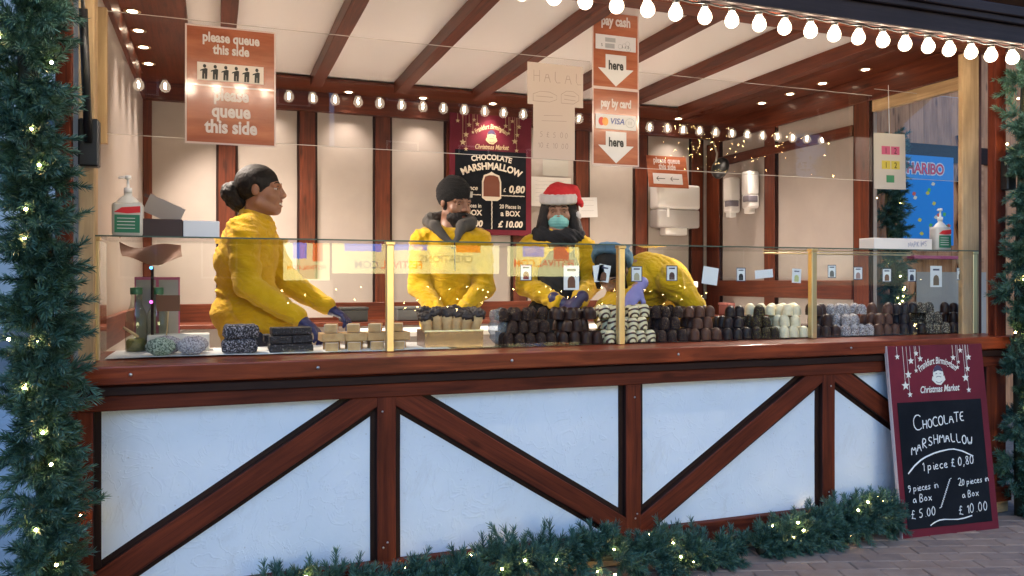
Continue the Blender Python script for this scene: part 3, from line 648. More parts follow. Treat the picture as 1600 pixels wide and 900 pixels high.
chalk('handwriting', M, '5 £ 5.00', w * .15, h * .40, .03, faint, o, w=.002, z=.0016, adv=.9); chalk('handwriting', M, '10 £ 10.00', w * .1, h * .2, .03, faint, o, w=.002, z=.0016, adv=.8)
strokes('handwriting', M, [[(w * .2, h * .7), (w * .8, h * .72)], [(w * .25, h * .8), (w * .7, h * .82)]], faint, o, .002, .0016)
paper('framed_notice', 848, 245, 888, 274, Ym, 'small grey framed notice on the back wall above the Santa hat', mat('grey card', (.36, .35, .32), .6), 4, cat='notice')
paper('wall_notice', 829, 276, 892, 322, Ym, 'printed white notice on the back wall behind the Santa hat', mat('off white', (.62, .6, .58), .7), 6, cat='notice')
paper('wall_notice', 905, 309, 934, 340, Ym - .01, 'blank curling paper note on the wall stud beside the Santa hat', None, 3, R(3), cat='notice')
paper('poster_sheet', 449, 437, 520, 497, YB - .3, 'large white sheet standing on the back ledge behind the woman', m_inwall, 0, cat='paper')
# ---- small price cards hung inside the case front
m_card = mat('price card', (.80, .80, .84), .35, coat=.4); m_cardedge = mat('card border', (.05, .045, .10), .5)
cards = [(822, 426, 18, 25, 0, 'red', 1), (893, 434, 24, 38, 0, 'brown', 0), (936, 427, 17, 26, .12, None, 0), (944, 427, 18, 27, -.18, 'brown', 0), (995, 428, 17, 24, 0, 'striped', 1), (1050, 427, 17, 24, 0, 'dark', 1),
         (1110, 431, 24, 27, -.14, None, 0), (1158, 429, 14, 21, 0, 'black', 1), (1194, 428, 28, 13, .08, None, 0), (1245, 431, 14, 22, -.05, 'yellow', 0), (1300, 424, 13, 20, 0, 'grey', 1), (1341, 427, 14, 20, 0, 'pink', 1),
         (1386, 430, 14, 21, 0, 'brown', 1), (1425, 430, 13, 20, 0, 'navy', 1), (1463, 432, 18, 33, 0, 'nutty', 0), (1501, 428, 12, 19, 0, 'blue-black', 1)]
ccol = {'red': (.25, .03, .03), 'brown': (.16, .06, .035), 'striped': (.45, .4, .28), 'dark': (.09, .04, .035), 'black': (.015, .012, .018), 'yellow': (.55, .55, .25), 'grey': (.12, .11, .11), 'pink': (.35, .2, .2), 'navy': (.02, .02, .06), 'nutty': (.2, .14, .1), 'blue-black': (.01, .01, .035)}
dome = [(-.5, 0), (.5, 0), (.5, .6), (.36, .88), (0, 1), (-.36, .88), (-.5, .6)]
for px, py, w, h, rz, kind, edge in cards:
    Yc = .262; a = P(px, py, Yc); sc = (P(px + 10, py, Yc).x - P(px - 10, py, Yc).x) / 20; sz = (P(px, py - 10, Yc).z - P(px, py + 10, Yc).z) / 20
    M = plane(a, (1, 0, 0), (0, 0, 1)) @ Matrix.Rotation(rz, 4, 'Z'); w *= sc; h *= sz
    if kind is None:
        labs = {936: 'plain white card tucked behind the tilted price card at the brass post', 1110: 'tilted blank paper note hanging inside the case glass', 1194: 'folded white paper slip hanging sideways inside the case glass'}
        tag(sheet('paper_slip', M, -w / 2, -h / 2, w, h, m_card, None, .0008, -.002), labs[px], 'paper slip'); continue
    lab = {'brown': {893: 'large white price card with brown marshmallow picture in front of the apron', 944: 'tilted white price card with brown marshmallow picture beside the brass post', 1386: 'small bordered price card with brown picture above the milk chocolate pile'}.get(px)}.get(kind) or f'small white price card with {kind} marshmallow picture inside the case glass'
    o = tag(sheet('price_card', M, -w / 2, -h / 2, w, h, m_card, None, .0008, -.002), lab, 'price card', 'price cards inside the case')
    if edge:
        t = .0035
        strokes('card_border', M, [[(-w / 2 + t / 2, -h / 2), (-w / 2 + t / 2, h / 2)], [(w / 2 - t / 2, -h / 2), (w / 2 - t / 2, h / 2)], [(-w / 2, h / 2 - t / 2), (w / 2, h / 2 - t / 2)], [(-w / 2, -h / 2 + t / 2), (w / 2, -h / 2 + t / 2)]], m_cardedge, o, t * 1.2, -.0006)
    poly('card_picture', M, [(w * .5 * x, h * (-.42 + .5 * y)) for x, y in dome], mat('card ' + kind, ccol[kind], .5), o, -.0008)
    strokes('card_caption', M, [[(-w * .28, h * .32), (w * .28, h * .32)]], m_cardedge, o, h * .09, -.0008)
# ================================================================== GOODS
def rough_me(name, me_bm, mats, amp, sc, seed, smooth=True):
    for v in me_bm.verts:
        d = noise.noise(v.co * sc + Vector((seed, 0, 0))) + .5 * noise.noise(v.co * sc * 2.3 + Vector((0, seed, 0)))
        v.co += v.normal * d * amp
    return bm_mesh(name, me_bm, mats, smooth)
def mallow(name, m, r=.028, h=.062, rough=0, base=True, seed=0):
    prof = [(0, 0), (r * .97, 0), (r * 1.02, .004), (r * .98, .008), (r * 1.0, h * .3), (r * .985, h * .34), (r * .985, h * .46), (r * .94, h * .60), (r * .84, h * .74), (r * .68, h * .86), (r * .45, h * .95), (r * .2, h * .99), (0, h)]
    me = lathe_me(name, prof, m, 16)
    if rough:
        bm = bmesh.new(); bm.from_mesh(me); bmesh.ops.subdivide_edges(bm, edges=bm.edges[:], cuts=1, use_grid_fill=True)
        bm.normal_update(); me2 = rough_me(name, bm, m, rough, 160, seed); return me2
    bm = bmesh.new(); bm.from_mesh(me); bm.normal_update()
    return rough_me(name, bm, m, .0012, 40, seed)
m_choc = mat('dark chocolate', (.030, .011, .008), .45, spec=.28, col2=(.045, .017, .011), nscale=30, bump=.1, bscale=90)
m_black_c = mat('bitter chocolate', (.014, .006, .006), .42, spec=.28, col2=(.024, .011, .010), nscale=30, bump=.1, bscale=90)
m_milk = mat('milk chocolate', (.085, .030, .016), .5, spec=.28, col2=(.11, .046, .027), nscale=30, bump=.1, bscale=90)
m_wchoc = mat('white chocolate', (.74, .62, .40), .45, col2=(.80, .70, .50), nscale=30, bump=.15, bscale=90)
m_nut = mat('chocolate with nut crumbs', (.028, .011, .008), .55, spec=.25, col2=(.30, .17, .08), nscale=170, lo=.60, hi=.66, bump=.6, bscale=170)
m_pist = mat('chocolate with pistachio', (.022, .010, .008), .55, spec=.25, col2=(.34, .30, .08), nscale=170, lo=.58, hi=.64, bump=.6, bscale=170)
m_coco = mat('chocolate with coconut flakes', (.13, .085, .08), .75, col2=(.66, .61, .63), nscale=190, lo=.42, hi=.58, bump=.9, bscale=190)
m_fleck = mat('chocolate with pale flecks', (.03, .018, .014), .6, col2=(.55, .47, .36), nscale=170, lo=.53, hi=.6, bump=.8, bscale=170)
def striped():
    m = mat('striped chocolate', (.8, .75, .6), .35); t = m.node_tree; b = t.nodes['Principled BSDF']
    tc = t.nodes.new('ShaderNodeTexCoord'); w = t.nodes.new('ShaderNodeTexWave'); w.inputs['Scale'].default_value = 14; w.inputs['Distortion'].default_value = 1.2; w.inputs['Detail Scale'].default_value = .6; w.wave_type = 'RINGS'; w.rings_direction = 'Y'
    r = t.nodes.new('ShaderNodeValToRGB'); r.color_ramp.elements[0].color = (.07, .022, .015, 1); r.color_ramp.elements[1].color = (.76, .64, .40, 1); r.color_ramp.elements[0].position = .30; r.color_ramp.elements[1].position = .38
    t.links.new(tc.outputs['Object'], w.inputs['Vector']); t.links.new(w.outputs['Fac'], r.inputs[0]); t.links.new(r.outputs[0], b.inputs['Base Color']); return m
m_stripe = striped()
TYPES = {'dark': [mallow('marshmallow', m_choc, seed=s) for s in (1, 2)], 'black': [mallow('marshmallow', m_black_c, seed=s) for s in (3, 4)], 'milk': [mallow('marshmallow', m_milk, seed=s) for s in (5, 6)],
         'white': [mallow('marshmallow', m_wchoc, r=.030, seed=s, rough=.0012) for s in (7, 8)], 'nut': [mallow('marshmallow', m_nut, rough=.0022, seed=s) for s in (9, 10)], 'pistachio': [mallow('marshmallow', m_pist, rough=.0022, seed=s) for s in (11, 12)],
         'coconut': [mallow('marshmallow', m_coco, r=.030, rough=.003, seed=s) for s in (13, 14)], 'fleck': [mallow('marshmallow', m_fleck, r=.030, rough=.003, seed=s) for s in (15, 16)],
         'striped': [mallow('marshmallow', m_stripe, r=.030, h=.066, seed=s) for s in (17, 18)]}
piles = [('nut', 785, 868, 'nut crumb topped dark chocolate marshmallow in the pile beside the wafer cones', 2.4), ('dark', 870, 940, 'plain dark chocolate marshmallow in the pile between nut topped and striped ones', 2.7),
         ('striped', 944, 1022, 'white marshmallow with brown chocolate stripes behind the brass post', 3), ('nut', 1024, 1074, 'nut crumb topped dark chocolate marshmallow in the pile next to the striped ones', 2.8),
         ('milk', 1076, 1126, 'smooth milk chocolate marshmallow in the pile below the bending worker', 2.6), ('black', 1127, 1172, 'smooth black chocolate marshmallow in the pile between milk and pistachio ones', 2.2),
         ('pistachio', 1173, 1214, 'pistachio speckled dark chocolate marshmallow in the pile next to the white ones', 2.3), ('white', 1215, 1262, 'plain white chocolate marshmallow in the white pile beside the brass post', 3),
         ('dark', 1280, 1312, 'plain dark chocolate marshmallow in the small pile beside the coconut ones', 2.8), ('coconut', 1313, 1362, 'coconut flake covered marshmallow in the pale lilac pile', 2.8),
         ('milk', 1364, 1404, 'smooth milk chocolate marshmallow in the pile between coconut and dark ones', 2.4), ('black', 1405, 1443, 'smooth black chocolate marshmallow in the pile beside the pale flecked ones', 2.9),
         ('fleck', 1444, 1480, 'dark marshmallow with pale flecks in the pile near the end of the case', 3), ('black', 1481, 1508, 'smooth black chocolate marshmallow in the last pile at the case end', 2.4)]
for pi, (ty, p0, p1, lab, lv) in enumerate(piles):
    x0, x1 = P(p0, 540, .31).x, P(p1, 540, .31).x; n = max(2, round((x1 - x0) / .060)); sp = (x1 - x0) / n
    hh = .066 if ty == 'striped' else .062
    for lev, rows in enumerate(((.303, .361), (.332, .390, .448), (.361, .419))):
        for ri, y in enumerate(rows):
            nn = n - (lev % 2)
            for c_ in range(nn):
                if lev == 2 and (random.random() > (lv - 1.75) * 1.0 or (ri == 0 and random.random() < .25)): continue
                if lev == 1 and ri == 0 and random.random() < .06: continue
                x = x0 + sp * (c_ + .5 + (.5 if lev % 2 else 0)) + random.uniform(-.003, .003)
                tl = random.uniform(-.13, .13) if lev else random.uniform(-.03, .03); sc_ = random.uniform(.94, 1.06)
                M = Matrix.Translation((x, y + random.uniform(-.004, .004), 1.0265 + lev * (hh - .0035))) @ Matrix.Rotation(tl, 4, 'Y') @ Matrix.Rotation(random.uniform(-.4, .4) if ty == 'striped' else random.uniform(0, 6.28), 4, 'Z') @ Matrix.Diagonal((random.uniform(.95, 1.05), random.uniform(.95, 1.05), sc_, 1))
                tag(obj('marshmallow', random.choice(TYPES[ty]), None, M), lab, 'marshmallow', lab.split(' in the ')[0][:40] + f' pile {"abcdefghijklmnop"[pi]}')
# a back row of whites standing higher
for px, py in ((1172, 488), (1189, 487), (1206, 495), (1223, 497), (1240, 495)):
    p = P(px, py, .46); tag(obj('marshmallow', TYPES['white'][0], None, Matrix.Translation((p.x, .46, 1.149))), 'plain white chocolate marshmallow on top of the pistachio pile', 'marshmallow', 'white marshmallows on top at the back')
    tag(obj('marshmallow', TYPES['pistachio'][0], None, Matrix.Translation((p.x, .462, 1.087))), 'pistachio speckled marshmallow under the raised white ones', 'marshmallow', 'pistachio marshmallows under the raised white ones')
# coconut balls
def blob(name, rx, ry, rz, m, amp, seed, sub=4, sc=30):
    bm = bmesh.new(); bmesh.ops.create_icosphere(bm, subdivisions=sub, radius=1); bmesh.ops.scale(bm, vec=(rx, ry, rz), verts=bm.verts); bm.normal_update()
    return rough_me(name, bm, m, amp, sc, seed)
m_cocoball = mat('lilac coconut coat', (.22, .18, .20), .85, col2=(.62, .56, .60), nscale=150, lo=.4, hi=.56, bump=1, bscale=150)
m_cocogreen = mat('green coconut coat', (.07, .11, .07), .85, col2=(.55, .62, .50), nscale=150, lo=.4, hi=.56, bump=1, bscale=150)
for px, py, y, m, lab in ((251, 548, .33, m_cocogreen, 'green and white coconut ball on the white paper liner'), (262, 538, .44, m_cocoball, 'pink coconut ball behind the green one'), (300, 545, .33, m_cocoball, 'lilac coconut ball in front of a paler one'), (303, 536, .44, m_cocoball, 'pale lilac coconut ball behind another')):
    p = P(px, py, y); tag(obj('coconut_ball', blob('coconut_ball', .058, .045, .038, m, .004, px, 4, 60), None, Matrix.Translation((p.x, y, 1.028 + .036))), lab, 'coconut ball')
m_snow = mat('coconut dusted black', (.018, .012, .016), .7, col2=(.50, .44, .50), nscale=150, lo=.5, hi=.62, bump=1, bscale=150)
for k in range(2):
    bm = box_bm(.145, .12, .062, .02, 3); bmesh.ops.subdivide_edges(bm, edges=bm.edges[:], cuts=3, use_grid_fill=True); bm.normal_update()
    p = P(374, 545, .36); tag(obj('coconut_cake', rough_me('coconut_cake', bm, m_snow, .004, 45, k), None, Matrix.Translation((p.x + (.006 if k else 0), .36, 1.058 + k * .06)) @ Matrix.Rotation(.06 * k, 4, 'Z')), ('lower black cake dusted with coconut in a stack of two', 'upper black cake dusted with coconut in a stack of two')[k], 'cake')
m_brownie = mat('chocolate wafer bar', (.02, .012, .013), .5, col2=(.16, .13, .14), nscale=120, lo=.58, hi=.66, bump=.8, bscale=120)
p = P(454, 545, .36)
for k, (dx, dz, w, dy, rz) in enumerate(((0, 0, .185, 0, 0), (-.045, .036, .092, .0, .03), (.048, .036, .088, .01, -.03), (0, .072, .17, .01, .08), (-.04, .0, .1, .11, 0), (-.03, .036, .16, .10, .02))):
    bm = box_bm(w, .085, .034, .004, 1); bmesh.ops.subdivide_edges(bm, edges=bm.edges[:], cuts=3, use_grid_fill=True); bm.normal_update()
    tag(obj('chocolate_bar', rough_me('chocolate_bar', bm, m_brownie, .0018, 60, k, False), None, Matrix.Translation((p.x + dx, .345 + dy, 1.045 + dz)) @ Matrix.Rotation(rz, 4, 'Z')), 'dark chocolate covered bar in the stack between cakes and wafers', 'chocolate bar', 'stack of dark chocolate bars')
# wafers with grid relief
m_wafer = mat('wafer', (.60, .34, .14), .7, col2=(.70, .44, .21), nscale=25)
def wafer_grid(m):
    t = m.node_tree; b = t.nodes['Principled BSDF']; tc = t.nodes.new('ShaderNodeTexCoord'); mp = t.nodes.new('ShaderNodeMapping'); mp.inputs['Rotation'].default_value = (0, R(45), R(45)); mp.inputs['Scale'].default_value = (110, 110, 110)
    ch_ = t.nodes.new('ShaderNodeTexChecker'); ch_.inputs['Scale'].default_value = 1; bp = t.nodes.new('ShaderNodeBump'); bp.inputs['Strength'].default_value = .8; bp.inputs['Distance'].default_value = .003
    t.links.new(tc.outputs['Object'], mp.inputs[0]); t.links.new(mp.outputs[0], ch_.inputs[0]); t.links.new(ch_.outputs['Fac'], bp.inputs['Height']); t.links.new(bp.outputs[0], b.inputs['Normal'])
wafer_grid(m_wafer)
waf = bm_mesh('wafer', box_bm(.10, .055, .036, .002), m_wafer); wlabel = bm_mesh('wrapper_label', box_bm(.016, .0565, .0365), m_paper)
xw0, xw1 = P(502, 545, .34).x, P(640, 545, .34).x
for lev, n, y, z in ((0, 4, .335, 1.045), (1, 4, .355, 1.084), (2, 4, .385, 1.123), (0, 4, .43, 1.045), (1, 4, .42, 1.084)):
    for k in range(n):
        x = xw0 + (xw1 - xw0) * (k + .5) / n; turn = (R(75) if lev in (0, 2) else R(4)) + random.uniform(-.08, .08)
        e = obj('wafer_block', waf, None, Matrix.Translation((x, y, z)) @ Matrix.Rotation(turn, 4, 'Z'))
        tag(e, 'pale wafer block in the wafer stack beside the brass post', 'wafer', 'stack of pale wafer blocks')
        if lev in (0, 2): obj('wrapper_label', wlabel, e, Matrix.Translation((x, y, z)) @ Matrix.Rotation(turn, 4, 'Z') @ Matrix.Translation((-.040, 0, 0)))
# wafer cups with chocolate clumps in a metal tray
p0, p1 = P(664, 547, .32), P(755, 547, .32)
tr = empty('metal_tray', ((p0.x + p1.x) / 2, .38, 1.028), 'shiny bronze metal tray holding the wafer cups', 'tray')
m_bronze = mat('bronze tray', (.30, .21, .17), .22, metal=.9)
xa, xb = p0.x, p1.x; 
box('tray_front', xa, xb, .32, .324, 1.028, 1.105, m_bronze, tr, bev=0); box('tray_back', xa, xb, .476, .48, 1.028, 1.105, m_bronze, tr, bev=0)
box('tray_side', xa, xa + .004, .3245, .4755, 1.028, 1.105, m_bronze, tr, bev=0); box('tray_side', xb - .004, xb, .3245, .4755, 1.028, 1.105, m_bronze, tr, bev=0)
box('tray_base', xa + .0045, xb - .0045, .3245, .4755, 1.028, 1.032, m_bronze, tr, bev=0); box('tray_rim', xa - .002, xb + .002, .317, .3195, 1.10, 1.107, m_steel, tr, bev=0)
cup = lathe_me('cup', [(0, 0), (.017, 0), (.018, .005), (.026, .085), (.033, .12), (.030, .12), (.02, .05), (0, .05)], m_wafer, 14)
m_clump = mat('chocolate clump', (.03, .016, .014), .5, col2=(.05, .03, .025), nscale=40, bump=.7, bscale=80)
clumps = [blob('chocolate_clump', .04, .036, .026, m_clump, .012, s, 4, 45) for s in (3, 8, 15)]
for r_ in range(2):
    for k in range(6):
        x = xa + .03 + (xb - xa - .06) * (k + .3 * r_) / 5.3; y = .35 + .085 * r_; tl = (k - 2.5) * .055 + random.uniform(-.05, .05)
        M = Matrix.Translation((x, y, 1.045 + random.uniform(0, .02))) @ Matrix.Rotation(tl, 4, 'Y') @ Matrix.Rotation(random.uniform(-.12, .02), 4, 'X')
        e = empty('wafer_cup', (x, y, 1.034), 'wafer cup topped with rough dark chocolate in the metal tray', 'wafer cup', 'wafer cups in the metal tray')
        obj('cup', cup, e, M); obj('chocolate_clump', random.choice(clumps), e, M @ Matrix.Translation((0, 0, .132 + random.uniform(-.012, .01))))
# crumpled bag of clear film beside the tray
m_film = glass('plastic film', tint=(.72, .76, .84), ior=1.45, rough=.15, haze=.16)
p = P(780, 520, .40); tag(obj('plastic_bag', blob('plastic_bag', .055, .05, .085, m_film, .02, 5, 4, 22), None, Matrix.Translation((p.x, .40, 1.12))), 'crumpled clear plastic bag between the wafer cups and the marshmallows', 'plastic bag')
# left end of the case: jars, cards, small boxes
m_pink = mat('pink print', (.50, .09, .19), .5); m_jar = glass('jar glass', tint=(.84, .87, .82), ior=1.8); m_lid = mat('green lid', (.03, .12, .05), .4); m_herb = mat('candied filling', (.22, .20, .06), .6, col2=(.38, .30, .08), nscale=60, bump=.5, bscale=60)
for px, lab in ((213, 'clear jar with green lid in front of the pink card'), (246, 'clear jar with green lid beside the black stand')):
    y = .60; x = P(px, 480, y).x; e = empty('sweet_jar', (x, y, 1.0225), lab, 'jar', 'jars in the case end')
    M = Matrix.Translation((x, y, 1.0225))
    obj('jar_body', lathe_me('jar_body', [(0, 0), (.042, 0), (.045, .01), (.046, .12), (.042, .17), (.024, .21), (.022, .26)], m_jar, 20), e, M)
    obj('lid', lathe_me('lid', [(.025, .255), (.026, .285), (0, .287)], m_lid, 16), e, M)
    obj('sweets', lathe_me('sweets', [(0, .004), (.040, .006), (.042, .05), (.03, .06), (0, .056)], m_herb, 16), e, M)
a = P(208, 500, .66); Mk = plane((a.x, .66, 1.03), (1, 0, 0), (0, 0, 1))
for k, (dx, w) in enumerate(((0, .17), (.10, .08))):
    if k: continue
    pc = tag(sheet('pink_card', Mk, dx + .006, .0, .188, .325, m_pink, None, .004), 'tall pink bordered card standing behind the sweet jars', 'card')
    sheet('card_panel', Mk, dx + .012, .012, .082, .30, m_inwall, pc, .001, .0042); sheet('card_panel', Mk, dx + .106, .012, .082, .30, m_inwall, pc, .001, .0042)
e = empty('card_stand', (P(237, 520, .55).x, .55, 1.0225), 'black upright stand with small blue and pink indicator lights', 'stand')
x = P(238, 520, .55).x; box('stand_pole', x - .006, x + .006, .545, .556, 1.0225, 1.40, m_dark, e)
for z, c_ in ((1.395, (.1, .45, 1)), (1.245, (1, .1, .7))):
    o = obj('indicator_light', lathe_me('indicator_light', [(0, .007), (.005, .005), (.007, 0), (.005, -.005), (0, -.007)], emission('indicator', c_, 3), 10), e, Matrix.Translation((x - .004, .538, z)))
x = P(262, 500, .5).x
e = empty('price_flag', (x, .5, 1.0225), 'small brown card on a thin wooden stick', 'price flag')
obj('stick', tube_me('stick', [(x - .01, .5, 1.0225), (x + .006, .5, 1.26)], .003, m_pale), e); box('card', x - .045, x + .05, .496, .499, 1.205, 1.275, mat('brown card', (.16, .06, .03), .4), e, bev=0)
p = P(282, 510, .55); e = box('carton', p.x - .135, p.x + .12, .53, .64, 1.0225, 1.10, mat('cream carton', (.70, .65, .58), .6), None); tag(e, 'low cream carton behind the coconut balls', 'carton')
tag(obj('wooden_tongs', tube_me('wooden_tongs', [P(193, 512, .45), P(216, 526, .42)], .006, m_pale)), 'pale wooden stick lying across the case end', 'stick')
# ---- on top of the case
def sanitizer(px, y, lab, s=1.0):
    x = P(px, 400, y).x; z = ZT + .009
    e = empty('sanitiser_bottle', (x, y, z), lab, 'bottle', 'hand sanitiser bottles on the case')
    bm = box_bm(.12 * s, .07 * s, .15 * s, .018, 3); obj('bottle_body', bm_mesh('bottle_body', bm, mat('bottle plastic', (.52, .50, .45), .35), True), e, Matrix.Translation((x, y, z + .075 * s)))
    obj('shoulder', lathe_me('shoulder', [(.05 * s, .145 * s), (.03 * s, .168 * s), (.016 * s, .178 * s), (.016 * s, .19 * s)], mat('bottle shoulder', (.7, .68, .62), .3), 18), e, Matrix.Translation((x, y, z)) @ Matrix.Scale(.62, 4, (0, 1, 0)))
    obj('pump', lathe_me('pump', [(0, .188 * s), (.016 * s, .188 * s), (.016 * s, .21 * s), (.006 * s, .212 * s), (.005 * s, .245 * s), (.014 * s, .248 * s), (.013 * s, .262 * s), (0, .264 * s)], m_white, 14), e, Matrix.Translation((x, y, z)))
    obj('nozzle', tube_me('nozzle', [(x, y, z + .255 * s), (x - .035 * s, y - .012, z + .25 * s)], .005, m_white), e)
    Ml = plane((x - .05 * s, y - .0355 * s, z + .02 * s), (1, 0, 0), (0, 0, 1))
    lb = sheet('label', Ml, .002, 0, .096 * s, .075 * s, mat('green label', (.02, .17, .09), .35), e, .0006)
    poly('red_swoosh', Ml, [(0, .085 * s), (.03 * s, .105 * s), (.1 * s, .112 * s), (.1 * s, .085 * s), (.05 * s, .080 * s)], mat('red label', (.6, .02, .03), .35), e, .0008)
    strokes('label_print', Ml, [[(.012 * s, (.06 - .014 * k) * s), (.08 * s, (.06 - .014 * k) * s)] for k in range(4)], m_lblue, lb, .003, .0008)
sanitizer(200, .42, 'sanitiser pump bottle with green label beside the open brown box')
sanitizer(1469, .40, 'sanitiser pump bottle with green label in front of the blue poster')
a, b = P(215, 371, .40).x, P(285, 371, .40).x; z = ZT + .009
e = empty('open_carton', ((a + b) / 2, .45, z), 'open dark brown carton with raised lid on the glass shelf', 'carton')
m_dbrown = mat('dark brown card', (.035, .016, .014), .6)
box('carton_body', a, b, .40, .55, z, z + .082, m_dbrown, e, bev=.002)
box('lid', a + .02, b - .0, .50, .505, z + .085, z + .17, mat('lid inside', (.42, .36, .32), .6), e, bev=0, rot=Matrix.Rotation(R(25), 4, 'Y') @ Matrix.Rotation(R(20), 4, 'X'))
box('lid_rim', a + .01, b + .01, .508, .514, z + .15, z + .163, m_dbrown, e, bev=0, rot=Matrix.Rotation(R(25), 4, 'Y'))
a2 = P(343, 371, .40).x; tag(box('napkin_stack', b + .003, a2, .40, .52, z, z + .078, m_paper, None), 'stack of white napkins beside the open brown carton', 'napkins')
a, b, c_ = P(1358, 392, .42).x, P(1408, 392, .42).x, P(1448, 392, .42).x
e = tag(box('napkin_box', a, c_, .38, .50, z, z + .072, mat('white carton', (.74, .70, .66), .6), None, bev=.002), 'low white box marked napkins in handwriting on the glass shelf', 'box')
chalk('handwriting', plane((b + .01, .3785, z + .02), (1, 0, 0), (0, 0, 1)), 'NAPKINS', 0, 0, .032, mat('blue pen', (.12, .16, .35), .6), e, w=.0022, adv=.72, z=.0006, slope=.06)
# a dropped sheet lying on the shelf, curled brown paper under it
V = []; F = []
pa, pb = P(187, 385, .5), P(283, 402, .5)
for i in range(13):
    for j in range(5):
        t = i / 12; V.append((pa.x + (pb.x - pa.x) * t, .48 + .03 * j, 1.505 - .028 * j * .6 - .02 * math.sin(t * 3) - .012 * math.sin(t * 7 + j)))
for i in range(12):
    for j in range(4): k = i * 5 + j; F.append((k, k + 5, k + 6, k + 1))
o = obj('wrapping_paper', mesh('wrapping_paper', V, F, mat('brown foil paper', (.46, .24, .17), .3, metal=.3), None, True)); tag(o, 'curled brown foil paper hanging under the glass shelf', 'paper')
# ---- fixtures on the walls
a = P(1019, 362, YB - .06); b = P(1085, 292, YB - .06); yw = YB - .005
e = empty('towel_dispenser', (a.x, yw, a.z), 'white paper towel dispenser with grey translucent lower half on the back wall', 'towel dispenser')
W_, H_ = b.x - a.x, b.z - a.z; zb = a.z
def rbox(name, x0, x1, y0, y1, z0, z1, m, parent, bv): return obj(name, bm_mesh(name, box_bm(x1 - x0, y1 - y0, z1 - z0, bv, 4), m, True), parent, Matrix.Translation(((x0 + x1) / 2, (y0 + y1) / 2, (z0 + z1) / 2)))
rbox('cover', a.x, b.x, yw - .16, yw, zb + H_ * .48, b.z, m_white, e, .025); rbox('lower_cover', a.x + .002, b.x - .002, yw - .155, yw, zb + H_ * .08, zb + H_ * .48, mat('grey translucent plastic', (.40, .38, .37), .25), e, .022)
rbox('chute', a.x + W_ * .22, a.x + W_ * .74, yw - .12, yw - .02, zb - .03, zb + H_ * .14, m_white, e, .012); box('window', a.x + W_ * .2, a.x + W_ * .26, yw - .1585, yw - .156, zb + H_ * .3, zb + H_ * .5, m_white, e, bev=0)
rbox('key_lock', b.x + .001, b.x + .02, yw - .08, yw - .06, zb + H_ * .53, zb + H_ * .58, m_white, e, .004)
Mq2 = plane(P(1014, 292, YB - .17), (1, 0, 0), (0, .18, 1)); wq = P(1076, 292, YB - .17).x - P(1014, 292, YB - .17).x
o = tag(sheet('small_queue_sign', Mq2, 0, 0, wq, wq * .72, m_print, None, .003), 'small wood-print queue sign with arrows on top of the towel dispenser', 'sign')
text('lettering', Mq2, 'please queue', wq / 2, wq * .56, .075, m_letter, o, sx=.7, bold=.002, z=.004); text('lettering', Mq2, 'this side', wq / 2, wq * .42, .075, m_letter, o, sx=.7, bold=.002, z=.004)
sheet('arrow_panel', Mq2, wq * .12, wq * .08, wq * .74, wq * .24, m_lblue, o, .0006, .0032); strokes('arrow_mark', Mq2, [[(wq * x, wq * .2), (wq * (x + .22), wq * .2)] for x in (.2, .55)] + [[(wq * (x + .06), wq * .25), (wq * x, wq * .2), (wq * (x + .06), wq * .15)] for x in (.2, .55)], m_ink, o, .006, .0045)
def soap(pxa, pxb, pyt, pyb, lab):
    xw = XR - .02; a = PX((pxa + pxb) / 2, pyb, xw - .05); t = PX((pxa + pxb) / 2, pyt, xw - .05); ya = PX(pxa, pyb, xw - .05).y; yb = PX(pxb, pyb, xw - .05).y
    y0, y1 = a.y - .055, a.y + .055; zb, zt = a.z, t.z; h = zt - zb
    e = empty('soap_dispenser', (xw, a.y, zb), lab, 'soap dispenser', 'soap dispensers on the side wall')
    rbox('cover', xw - .11, xw, y0, y1, zb + h * .42, zt, m_white, e, .02); rbox('lower_body', xw - .105, xw, y0 + .002, y1 - .002, zb + h * .12, zb + h * .45, m_white, e, .018)
    rbox('window', xw - .113, xw - .02, y0 - .002, y1 - .03, zb + h * .27, zb + h * .42, mat('smoked window', (.16, .15, .18), .2), e, .006); rbox('spout', xw - .095, xw - .03, y0 + .02, y1 - .02, zb, zb + h * .16, m_white, e, .01)
soap(1130, 1158, 278, 340, 'white soap dispenser on the side wall next to the wall corner'); soap(1158, 1188, 268, 334, 'white soap dispenser on the side wall nearer the window opening')
# black wall speaker-like lamp in the corner
p = P(1125, 262, 2.55); e = empty('wall_speaker', p, 'small black round speaker on a bracket in the corner above the soap dispensers', 'speaker')
obj('housing', blob('housing', .07, .075, .1, m_black, .008, 2, 3, 12), e, Matrix.Translation(p) @ Matrix.Rotation(R(30), 4, 'Y')); obj('bracket', tube_me('bracket', [p + Vector((-.05, 0, -.02)), p + Vector((-.03, 0, .12)), p + Vector((.0, .1, .24))], .008, m_steel), e)
# number card hanging in the side opening
yh = .62; a = P(1366, 295, yh); w = P(1415, 295, yh).x - a.x; h = P(1390, 208, yh).z - P(1390, 295, yh).z
Mh = plane(a, (1, 0, 0), (0, 0, 1)) @ Matrix.Rotation(R(1), 4, 'Z'); o = tag(sheet('number_card', Mh, 0, 0, w, h, mat('grey card stock', (.50, .46, .42), .6), None, .002), 'grey card with red and yellow squares numbered one and two hanging on a string', 'card')
for k in range(2):
    for yy, c_ in ((.62, m_pink), (.36, mat('yellow print', (.55, .45, .06), .5))):
        sheet('number_square', Mh, w * (.24 + .3 * k), h * yy, w * .27, h * .15, c_, o, .0006, .0022); text('lettering', Mh, '12'[k], w * (.375 + .3 * k), h * (yy + .02), h * .15, m_ink, o, z=.0034)
sheet('green_square', Mh, w * .38, h * .12, w * .25, h * .13, mat('green print', (.05, .22, .10), .5), o, .0006, .0022)
